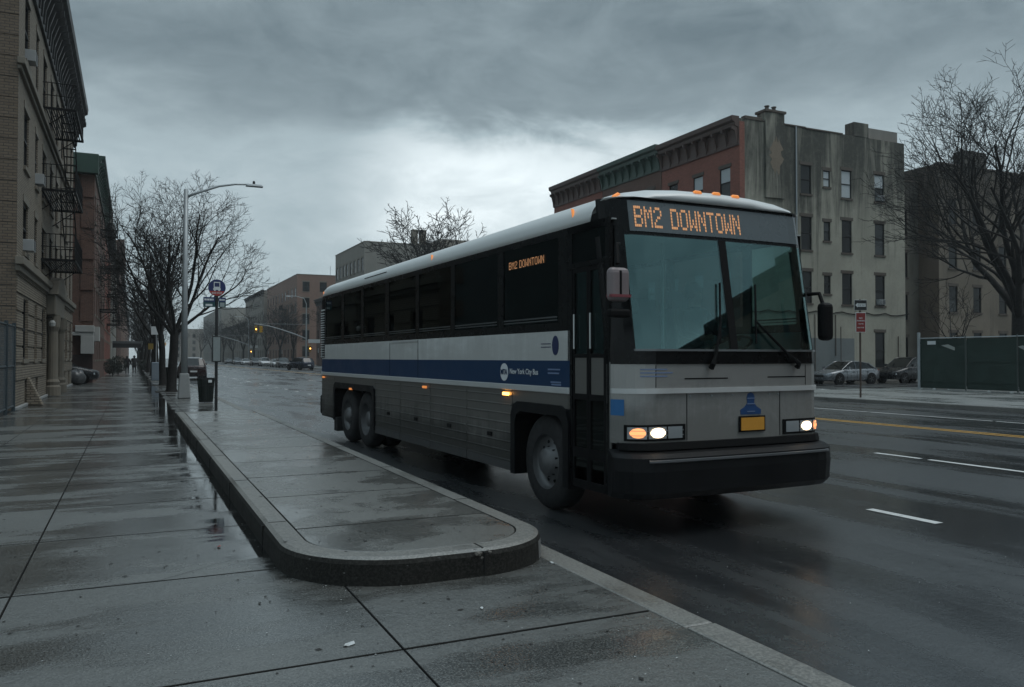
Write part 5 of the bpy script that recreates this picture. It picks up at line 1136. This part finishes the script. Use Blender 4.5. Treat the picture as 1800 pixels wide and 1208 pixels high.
# ------------------------------------------------------------------ cars
def car_proto(kind):
    """meshes for one car, front towards -y, origin on the ground at the middle"""
    L_, Wd, Hh = (4.5, 1.78, 1.46) if kind == 'sedan' else (4.65, 1.88, 1.70)
    suv = kind == 'suv'; belt = .93 if not suv else 1.08; hw = Wd / 2; l2 = L_ / 2
    # body below the belt line: stations along y with (half width, bottom, shoulder z, top z)
    stn = [(-l2, .62, .34, .55, .60), (-l2 + .10, .76, .24, .62, .70), (-l2 + .45, hw - .02, .20, .70, .78), (-l2 + .95, hw, .20, .80, .87 if not suv else .98), (-l2 + 1.35, hw, .20, .86, belt), (0, hw, .20, .88, belt + .01), (l2 - 1.3, hw, .20, .90, belt + .04), (l2 - .55, hw - .01, .22, .90, belt + .05 if not suv else belt + .04), (l2 - .10, hw - .10, .28, .84, belt - .0), (l2, .66, .36, .72, belt - .12)]
    if suv: stn = [(a, b_, c + .04, d + .10, e + (.06 if i < 3 else 0)) for i, (a, b_, c, d, e) in enumerate(stn)]
    rings = []
    for y_, w_, zb, zs, zt in stn:
        r_ = [(-w_ * .86, zb), (-w_ * .98, zb + .12), (-w_, (zb + zs) / 2 + .06), (-w_ * .985, zs), (-w_ * .88, zt), (-w_ * .4, zt + .02), (w_ * .4, zt + .02), (w_ * .88, zt), (w_ * .985, zs), (w_, (zb + zs) / 2 + .06), (w_ * .98, zb + .12), (w_ * .86, zb)]
        rings.append([(x, y_, z) for x, z in r_])
    body = MB(); body.loft(rings)
    # greenhouse
    gs = [(-l2 + 1.15, hw * .80, belt - .01), (-l2 + 1.95, hw * .72, Hh - .06), (-.05, hw * .71, Hh), (l2 - 1.5, hw * .70, Hh - .03), (l2 - .95 if not suv else l2 - .55, hw * .70, Hh - .12 if not suv else Hh - .10), (l2 - .35 if not suv else l2 - .16, hw * .76, belt + .02)]
    gr = []
    for y_, w_, z in gs:
        b_ = belt - .03; gr.append([(-hw * .86, y_, b_), (-w_ - (hw * .86 - w_) * .45, y_, b_ + (z - b_) * .55), (-w_, y_, z - .03), (-w_ * .55, y_, z), (w_ * .55, y_, z), (w_, y_, z - .03), (w_ + (hw * .86 - w_) * .45, y_, b_ + (z - b_) * .55), (hw * .86, y_, b_)])
    gh = MB(); gh.loft(gr)
    roof = MB(); rr2 = []
    for y_, w_, z in gs[1:5]: rr2.append([(-w_ * 1.02, y_, z - .045), (-w_ * .56, y_, z + .012), (w_ * .56, y_, z + .012), (w_ * 1.02, y_, z - .045)])
    roof.grid(rr2)
    pil = MB()
    for s_ in (-1, 1):
        def pp_(i, f): y_, w_, z = gs[i]; return (s_ * ((hw * .86) * (1 - f) + (w_ + .012) * f), y_, belt + (z - .03 - belt) * f)
        a, b_ = gs[0], gs[1]
        pil.path([(s_ * hw * .86, a[0] + .02, belt - .02), (s_ * (b_[1] + .012), b_[0], b_[2] - .03)], .022, 5); a, b_ = gs[5], gs[4]
        pil.path([(s_ * hw * .86, a[0] - .03, belt), (s_ * (b_[1] + .012), b_[0], b_[2] - .03)], .06, 5)
        pil.path([(s_ * hw * .885, .1, belt), (s_ * (hw * .725), .1, Hh - .04)], .03, 5)
        pil.path([(s_ * hw * .90, gs[0][0] + .1, belt + .0), (s_ * hw * .90, gs[5][0] - .2, belt + .02)], .012, 4)
        pil.path([(s_ * (gs[i][1] + .01), gs[i][0], gs[i][2] - .035) for i in (1, 2, 3, 4)], .02, 4)
    seams = MB()
    for s_ in (-1, 1):
        for y_ in (-l2 + 1.5, .1, l2 - 1.25): seams.box(s_ * hw - .012 if s_ > 0 else -hw - .006, s_ * hw + .006 if s_ > 0 else -hw + .012, y_ - .006, y_ + .006, .35, belt - .1)
        for y_ in (-.25, .95): seams.box(min(s_ * (hw - .01), s_ * (hw + .02)), max(s_ * (hw - .01), s_ * (hw + .02)), y_, y_ + .16, belt - .17, belt - .14)
    wells = MB(); wy = (-l2 + .88, l2 - .90)
    for s_ in (-1, 1):
        for y_ in wy: wells.lathe([(0, hw * .80 * s_), (.385, hw * .80 * s_), (.385, (hw + .004) * s_), (0, (hw + .004) * s_)], 20, 'x', (0, y_, .34))
    hl = MB(); tl_ = MB(); gl = MB(); mrr = MB()
    for s_ in (-1, 1):
        hl.prism([(s_ * .86 * hw, -l2 + .22, .70), (s_ * .52 * hw, -l2 + .055, .66), (s_ * .52 * hw, -l2 + .045, .56), (s_ * .90 * hw, -l2 + .20, .56)], (0, .12, 0.02))
        tl_.prism([(s_ * .88 * hw, l2 - .16, .74), (s_ * .60 * hw, l2 - .04, .76), (s_ * .60 * hw, l2 - .01, .90), (s_ * .86 * hw, l2 - .10, .92)], (0, -.12, 0.))
        mrr.taper(s_ * (hw + .10), gs[0][0] + .35, belt + .02, belt + .17, .20, .10, .17, .09)
    gl.box(-.42, .42, -l2 - .008, -l2 + .05, .44, .60); pl_ = MB().box(-.24, .24, l2 - .03, l2 + .012, .60, .72)
    ty = MB().lathe([(.20, -.10), (.29, -.105), (.33, -.07), (.335, 0), (.33, .07), (.29, .105), (.20, .10)], 22, 'x').mesh('tyre', M_RUBBER, True)
    rm = MB(); rm.lathe([(.215, -.105), (.205, -.07), (.06, -.08), (0, -.085)], 20, 'x')
    for i in range(5):
        t = 2 * math.pi * i / 5; rm.path([(-.088, .04 * math.cos(t), .04 * math.sin(t)), (-.10, .20 * math.cos(t), .20 * math.sin(t))], [.03, .022], 5)
    return dict(body=body.mesh('body', M_WHITE, True), gh=gh.mesh('windows', CARG), roof=roof.mesh('roof', M_WHITE, True), pil=pil.mesh('pillar', M_WHITE), seams=seams.mesh('door_seam', M_BLACKP), wells=wells.mesh('wheel_well', B_MATT), hl=hl.mesh('headlight', M_LAMPOFF), tl=tl_.mesh('tail_light', M_TAIL), gl=gl.mesh('grille', M_BLACKP), mr=mrr.mesh('mirror', M_WHITE), pl=pl_.mesh('licence_plate', SW), ty=ty, rm=rm.mesh('rim', M_ALU), wy=wy, hw=hw)
CARG = plain('car window glass', (.010, .012, .013), .05, var=0)
PROTO = {k_: car_proto(k_) for k_ in ('sedan', 'suv')}
PAINT = {n_: plain('car paint ' + n_, c, .28, me_, var=.05, coat=.15) for n_, c, me_ in (('silver', (.20, .215, .23), .5), ('black', (.010, .011, .013), .1), ('white', (.55, .56, .57), 0), ('navy', (.012, .018, .035), .2), ('grey', (.10, .105, .11), .4), ('red', (.020, .0085, .009), .1), ('tan', (.30, .28, .24), .3))}
def car(kind, paint, x, y_, rot, label, lights=False, group=None, z=0., full=True):
    p_ = PROTO[kind]; t = thing('car', label, 'car', (x, y_, z), rot, group)
    def put(n_, k_, mt=None):
        o = obj(n_, p_[k_], t)
        if mt: o.material_slots[0].link = 'OBJECT'; o.material_slots[0].material = mt
        return o
    pm = PAINT[paint]
    put('body', 'body', pm); put('windows', 'gh'); put('roof', 'roof', pm); put('pillars', 'pil', pm); put('wheel_well', 'wells'); put('headlight', 'hl', M_HEAD if lights else None); put('tail_light', 'tl'); put('grille', 'gl'); put('mirror', 'mr', pm); put('licence_plate', 'pl')
    if full: put('door_seam', 'seams')
    for s_ in (-1, 1):
        for wy in p_['wy']:
            w_ = obj('wheel', None, t, (s_ * (p_['hw'] - .10), wy, .335), 0 if s_ < 0 else math.pi); obj('tyre', p_['ty'], w_); obj('rim', p_['rm'], w_)
    return t
car('sedan', 'silver', 41.0, 37.9, R(-90), 'silver sedan parked below the stained side wall')
car('suv', 'black', 46.6, 37.8, R(-90), 'black sport utility car parked behind the silver sedan')
car('suv', 'black', -2.9 - 1.2, 53.9, R(90), 'dark car nosing out of the gap beside the tan house', z=RW)
car('suv', 'red', 4.06, 66, math.pi, 'dark red sport utility car parked at the near kerb behind the tree')
car('sedan', 'white', 4.2, 71, math.pi, 'pale car parked ahead of the dark red one at the near kerb')
car('sedan', 'tan', 9.6, 150, 0, 'oncoming pale car with lit headlights far up the road', True)
car('suv', 'navy', 20.6, 112, R(200), 'dark car waiting near the mast arm pole across the avenue')
G = 'cars parked across the avenue'
for i, (k_, c_, y_, lb_) in enumerate((('suv', 'grey', 142, 'dark grey car parked across the avenue, nearest of the row left of the mast pole'), ('sedan', 'white', 149, 'white car parked second in the row across the avenue'), ('suv', 'white', 163, 'white sport utility car third in the row across the avenue'), ('suv', 'grey', 176, 'grey car fourth in the row across the avenue'), ('sedan', 'white', 192, 'white sedan fifth in the row across the avenue'), ('suv', 'silver', 208, 'silver car far along the row across the avenue'), ('sedan', 'grey', 228, 'grey car farthest in the row across the avenue'))):
    car(k_, c_, 23.2, y_, 0, lb_, False, G, full=False)
# covered bundle by the driveway
bm = bmesh.new(); bmesh.ops.create_uvsphere(bm, u_segments=20, v_segments=12, radius=.40); rq = random.Random(2)
for v in bm.verts:
    v.co.x *= 1.15; v.co.y *= .9; v.co.z = max(-.42, v.co.z * 1.05) + .42
    a = math.atan2(v.co.y, v.co.x); v.co *= 1 + .07 * math.sin(a * 5 + v.co.z * 7) + .03 * math.sin(a * 11 + v.co.z * 13)
me = bpy.data.meshes.new('bundle'); bm.to_mesh(me); bm.free(); me.materials.append(plain('grey plastic sheet', (.10, .105, .11), .3, var=.25, scale=5)); me.polygons.foreach_set('use_smooth', [True] * len(me.polygons))
tag(obj('covered_bundle', me, None, (-2.85, 52.3, RW)), 'grey sheet wrapped bundle on the sidewalk before the dark car', 'bundle')
# bushes and planters by the houses
def bush(x, y_, r_, h, label, seed, planter=False):
    t = thing('bush', label, 'bush', (x, y_, RW), 0, 'clipped bushes on the left sidewalk'); rq = random.Random(seed); lf = MB()
    for i in range(900):
        u = Vector((rq.gauss(0, 1), rq.gauss(0, 1), rq.gauss(0, 1))).normalized() * rq.uniform(.55, 1.0) ** .5; p = Vector((u.x * r_, u.y * r_, h * .55 + u.z * h * .45)); a = Vector((rq.uniform(-1, 1), rq.uniform(-1, 1), rq.uniform(-1, 1))) * .08; b_ = Vector((rq.uniform(-1, 1), rq.uniform(-1, 1), rq.uniform(-1, 1))) * .08
        lf.add([p - a, p + b_, p + a], [(0, 1, 2)])
    lf.build('foliage', M_HEDGE, t, fix=False)
    for i in range(5): MB().path([(0, 0, 0), (rq.uniform(-.3, .3) * r_, rq.uniform(-.3, .3) * r_, h * .6)], [.03, .012], 5).build('stem', M_BARK, t)
for i, (x, y_, r_, h, l) in enumerate(((-1.5, 76, .75, 1.5, 'dark rounded bush nearest on the left sidewalk'), (-1.15, 80, .7, 1.75, 'taller dark bush just beyond the nearest one'), (-1.9, 84, .7, 1.2, 'low dark bush against the left houses'), (1.3, 98, .7, 1.3, 'dark planter bush at the right edge of the walkway, nearer'), (1.3, 106, .7, 1.3, 'dark planter bush at the right edge of the walkway, farther'))): bush(x, y_, r_, h, l, 50 + i)
# two people walking away
def person(x, y_, label, hgt, coat, seed):
    t = thing('person', label, 'person', (x, y_, RW), 0, 'people walking away on the left sidewalk'); k_ = hgt / 1.72
    V = {'pel': (0, 0, .95, .15, .12), 'wai': (0, 0, 1.12, .15, .11), 'che': (0, -.01, 1.32, .19, .13), 'nk': (0, 0, 1.47, .065, .065), 'hd': (0, .02, 1.60, .10, .115), 'ht': (0, .02, 1.70, .075, .085),
         'hl': (-.10, 0, .86, .10, .11), 'kl': (-.10, .10, .48, .065, .07), 'al': (-.10, -.02, .08, .045, .05), 'tl': (-.11, .10, .03, .04, .035), 'hr': (.10, 0, .86, .10, .11), 'kr': (.10, .02, .48, .065, .07), 'ar': (.10, -.24, .12, .045, .05), 'tr': (.11, -.14, .04, .04, .035),
         'sl': (-.20, 0, 1.40, .085, .085), 'el': (-.27, -.06, 1.13, .06, .06), 'wl': (-.25, .06, .90, .045, .045), 'fl': (-.24, .09, .82, .04, .03), 'sr': (.20, 0, 1.40, .085, .085), 'er': (.27, -.06, 1.13, .06, .06), 'wr': (.25, .06, .90, .045, .045), 'fr': (.24, .09, .82, .04, .03)}
    E_ = [('pel', 'wai'), ('wai', 'che'), ('che', 'nk'), ('nk', 'hd'), ('hd', 'ht'), ('pel', 'hl'), ('hl', 'kl'), ('kl', 'al'), ('al', 'tl'), ('pel', 'hr'), ('hr', 'kr'), ('kr', 'ar'), ('ar', 'tr'), ('che', 'sl'), ('sl', 'el'), ('el', 'wl'), ('wl', 'fl'), ('che', 'sr'), ('sr', 'er'), ('er', 'wr'), ('wr', 'fr')]
    ks = list(V); me = bpy.data.meshes.new('body'); me.from_pydata([tuple(c * k_ for c in V[n_][:3]) for n_ in ks], [(ks.index(a), ks.index(b_)) for a, b_ in E_], []); o = obj('body', me, t); me.materials.append(coat)
    md = o.modifiers.new('skin', 'SKIN')
    for i, n_ in enumerate(ks): sv = me.skin_vertices[0].data[i]; sv.radius = (V[n_][3] * k_, V[n_][4] * k_); sv.use_root = n_ == 'pel'
    sm = o.modifiers.new('sub', 'SUBSURF'); sm.levels = sm.render_levels = 1
    MB().lathe([(.17 * k_, .62 * k_), (.21 * k_, .72 * k_), (.19 * k_, 1.05 * k_), (.20 * k_, 1.30 * k_), (.11 * k_, 1.46 * k_)], 14).build('coat', coat, t, smooth=True)
    MB().lathe([(.0, 1.73 * k_), (.08 * k_, 1.70 * k_), (.118 * k_, 1.62 * k_), (.10 * k_, 1.53 * k_)], 12, c=(0, -.01, 0)).build('hair', M_BLACKP, t, smooth=True)
C1 = plain('dark coat', (.016, .015, .018), .85); C2 = plain('charcoal coat', (.022, .022, .024), .85)
person(-.46, 86.5, 'person in a dark coat walking away, left of the pair', 1.72, C1, 1); person(.16, 85.9, 'person in a charcoal coat walking away, right of the pair', 1.76, C2, 2)
# the driver behind the windscreen
def driver():
    loc = bus.matrix_basis @ Vector((.62, -.25, 1.08)); t = thing('person', 'bus driver in a dark jacket seated at the wheel behind the windscreen', 'person', loc, BA)
    V = {'pel': (0, .08, .62, .15, .13), 'wai': (0, .08, .80, .15, .12), 'che': (0, .05, 1.02, .18, .13), 'nk': (0, .02, 1.16, .06, .06), 'hd': (0, -.01, 1.29, .085, .105), 'ht': (0, .0, 1.38, .075, .09), 'ns': (0, -.115, 1.27, .018, .02)}
    E_ = [('pel', 'wai'), ('wai', 'che'), ('che', 'nk'), ('nk', 'hd'), ('hd', 'ht'), ('hd', 'ns')]
    for n_, s_ in (('l', -1), ('r', 1)):
        V.update({'hp' + n_: (s_ * .11, .02, .60, .10, .10), 'kn' + n_: (s_ * .14, -.40, .56, .075, .075), 'an' + n_: (s_ * .13, -.48, .10, .05, .055), 'to' + n_: (s_ * .13, -.62, .05, .04, .04),
                  'sh' + n_: (s_ * .19, .05, 1.10, .08, .08), 'el' + n_: (s_ * .27, -.12, .86, .055, .055), 'wr' + n_: (s_ * .23, -.40, .80, .038, .035), 'pa' + n_: (s_ * .215, -.49, .80, .034, .022)})
        E_ += [('pel', 'hp' + n_), ('hp' + n_, 'kn' + n_), ('kn' + n_, 'an' + n_), ('an' + n_, 'to' + n_), ('che', 'sh' + n_), ('sh' + n_, 'el' + n_), ('el' + n_, 'wr' + n_), ('wr' + n_, 'pa' + n_)]
        for f, dz in enumerate((.026, .009, -.009, -.026)):
            L_ = (.050, .056, .052, .042)[f]; V['a%d%s' % (f, n_)] = (s_ * .21, -.49 - L_, .80 + dz, .009, .009); V['b%d%s' % (f, n_)] = (s_ * .18, -.49 - L_ - .012, .795 + dz, .008, .008); E_ += [('pa' + n_, 'a%d%s' % (f, n_)), ('a%d%s' % (f, n_), 'b%d%s' % (f, n_))]
        V['th' + n_] = (s_ * .18, -.46, .825, .010, .010); V['ti' + n_] = (s_ * .165, -.50, .835, .008, .008); E_ += [('pa' + n_, 'th' + n_), ('th' + n_, 'ti' + n_)]
    m, k, b = new_mat('driver skin and jacket'); tc = k.n('ShaderNodeTexCoord'); sp = k.n('ShaderNodeSeparateXYZ'); k.l(tc.outputs['Object'], sp.inputs[0])
    f1 = k.ramp(sp.outputs[2], 1.165, 1.18); f2 = k.ramp(sp.outputs[1], -.40, -.42); f2 = k.math('MULTIPLY', f2, k.ramp(sp.outputs[2], .70, .72))
    k.l(k.mix(k.math('MAXIMUM', f1, f2), (.016, .018, .024), (.24, .15, .105)), b.inputs['Base Color']); b.inputs['Roughness'].default_value = .7
    ks = list(V); me = bpy.data.meshes.new('body'); me.from_pydata([V[n_][:3] for n_ in ks], [(ks.index(a), ks.index(b_)) for a, b_ in E_], []); o = obj('body', me, t); me.materials.append(m)
    o.modifiers.new('skin', 'SKIN')
    for i, n_ in enumerate(ks): sv = me.skin_vertices[0].data[i]; sv.radius = V[n_][3:]; sv.use_root = n_ == 'pel'
    sm = o.modifiers.new('sub', 'SUBSURF'); sm.levels = sm.render_levels = 1
    MB().lathe([(0, 1.475), (.07, 1.46), (.105, 1.40), (.112, 1.33), (.10, 1.28)], 14, c=(0, .03, 0)).build('hair', C1, t, smooth=True)
driver()
# ------------------------------------------------------------------ small litter on the walk
def scrap(x, y_, z, s_, mat, label, cat, seed, name='paper_scrap'):
    rq = random.Random(seed); n = 9; mb = MB(); ring = [(s_ * rq.uniform(.5, 1.1) * math.cos(2 * math.pi * i / n) * 1.5, s_ * rq.uniform(.4, 1.) * math.sin(2 * math.pi * i / n) * .7, rq.uniform(.001, .012)) for i in range(n)]
    mb.add(ring + [(0, 0, .006)], [(i, (i + 1) % n, n) for i in range(n)]); o = mb.build(name, mat, None, (x, y_, z), rq.uniform(0, 3)); sl = o.modifiers.new('thick', 'SOLIDIFY'); sl.thickness = .0015
    return tag(o, label, cat)
PAP = plain('wet white paper', (.50, .52, .52), .5, var=.15, scale=30)
scrap(1.07, 4.35, RW + .002, .038, PAP, 'crumpled white paper scrap lying on the front slabs', 'litter', 1)
scrap(2.86, 5.42, RW + .002, .028, PAP, 'white scrap beside the rounded platform corner', 'litter', 2)
scrap(1.95, 4.62, RW + .002, .018, PAP, 'tiny white scrap between platform and front joint', 'litter', 6)
scrap(.65, 7.03, RW + .002, .024, plain('red litter', (.25, .03, .02), .5), 'small red brown scrap in the puddle beside the platform', 'litter', 3, 'leaf')
spk = MB(); rq = random.Random(77)
for i in range(420):
    x, y_ = rq.uniform(-1.5, 2.85), 2.6 + rq.random() ** 1.6 * 9; inside = x > .95 and y_ > 5.0
    z = RW + .003 if not inside else IZ + .002; s_ = rq.uniform(.004, .012) * (1 if rq.random() < .9 else 1.9); a = rq.uniform(0, 3.14); dx, dy = math.cos(a) * s_ * rq.uniform(1, 2.4), math.sin(a) * s_ * 1.6
    spk.add([(x - dx, y_ - dy, z), (x + dy * .5, y_ - dx * .5, z + .003), (x + dx, y_ + dy, z), (x - dy * .5, y_ + dx * .5, z + .001)], [(0, 1, 2, 3)])
o = spk.build('dead_leaf_bits', plain('dead leaf bits', (.020, .018, .016), .7, var=.4, scale=40), fix=False); o['kind'] = 'stuff'; tag(o, 'dark crumbs of dead leaves scattered over the wet walk', 'leaf litter')
spk = MB()
for i in range(215):
    if i >= 150:
        j = rq.randrange(6, len(OUT) - 70 if len(OUT) > 140 else len(OUT)); j = min(j, len(OUT) - 1); d_ = rq.uniform(.01, .12); x, y_ = OUT[j].x + ONRM[j][0] * d_, OUT[j].y + ONRM[j][1] * d_; z = RW + .003 if x < 3.0 else .2
        if x > 2.95: continue
    elif i < 90: x, y_ = rq.uniform(-.5, 2.9), 2.6 + rq.random() ** 1.4 * 2.6; z = RW + .003
    else: x, y_ = rq.uniform(3.3, 7.5), rq.uniform(2.6, 8); z = .006
    s_ = rq.uniform(.003, .008); spk.add([(x - s_, y_, z), (x, y_ - s_ * .7, z + .003), (x + s_, y_, z), (x, y_ + s_ * .7, z + .002)], [(0, 1, 2, 3)])
o = spk.build('pale_litter_bits', PAP, fix=False); o['kind'] = 'stuff'; tag(o, 'tiny pale crumbs of litter on the walk and road', 'litter')
# ------------------------------------------------------------------ haze
HAZE = .00045
hz = MB().box(-60, 160, -60, 640, -1.0, 30).build('haze', plain('haze', (.5, .5, .5)))
hz['kind'] = 'stuff'; tag(hz, 'thin grey rain haze hanging over the avenue', 'haze')
hm = bpy.data.materials.new('haze air'); hm.use_nodes = True; hz.data.materials.clear(); hz.data.materials.append(hm)
nt = hm.node_tree; nt.nodes.clear(); ho = nt.nodes.new('ShaderNodeOutputMaterial'); pv = nt.nodes.new('ShaderNodeVolumePrincipled')
pv.inputs['Color'].default_value = (.92, .97, 1.0, 1); pv.inputs['Density'].default_value = HAZE; pv.inputs['Anisotropy'].default_value = .3
nt.links.new(pv.outputs[0], ho.inputs['Volume'])
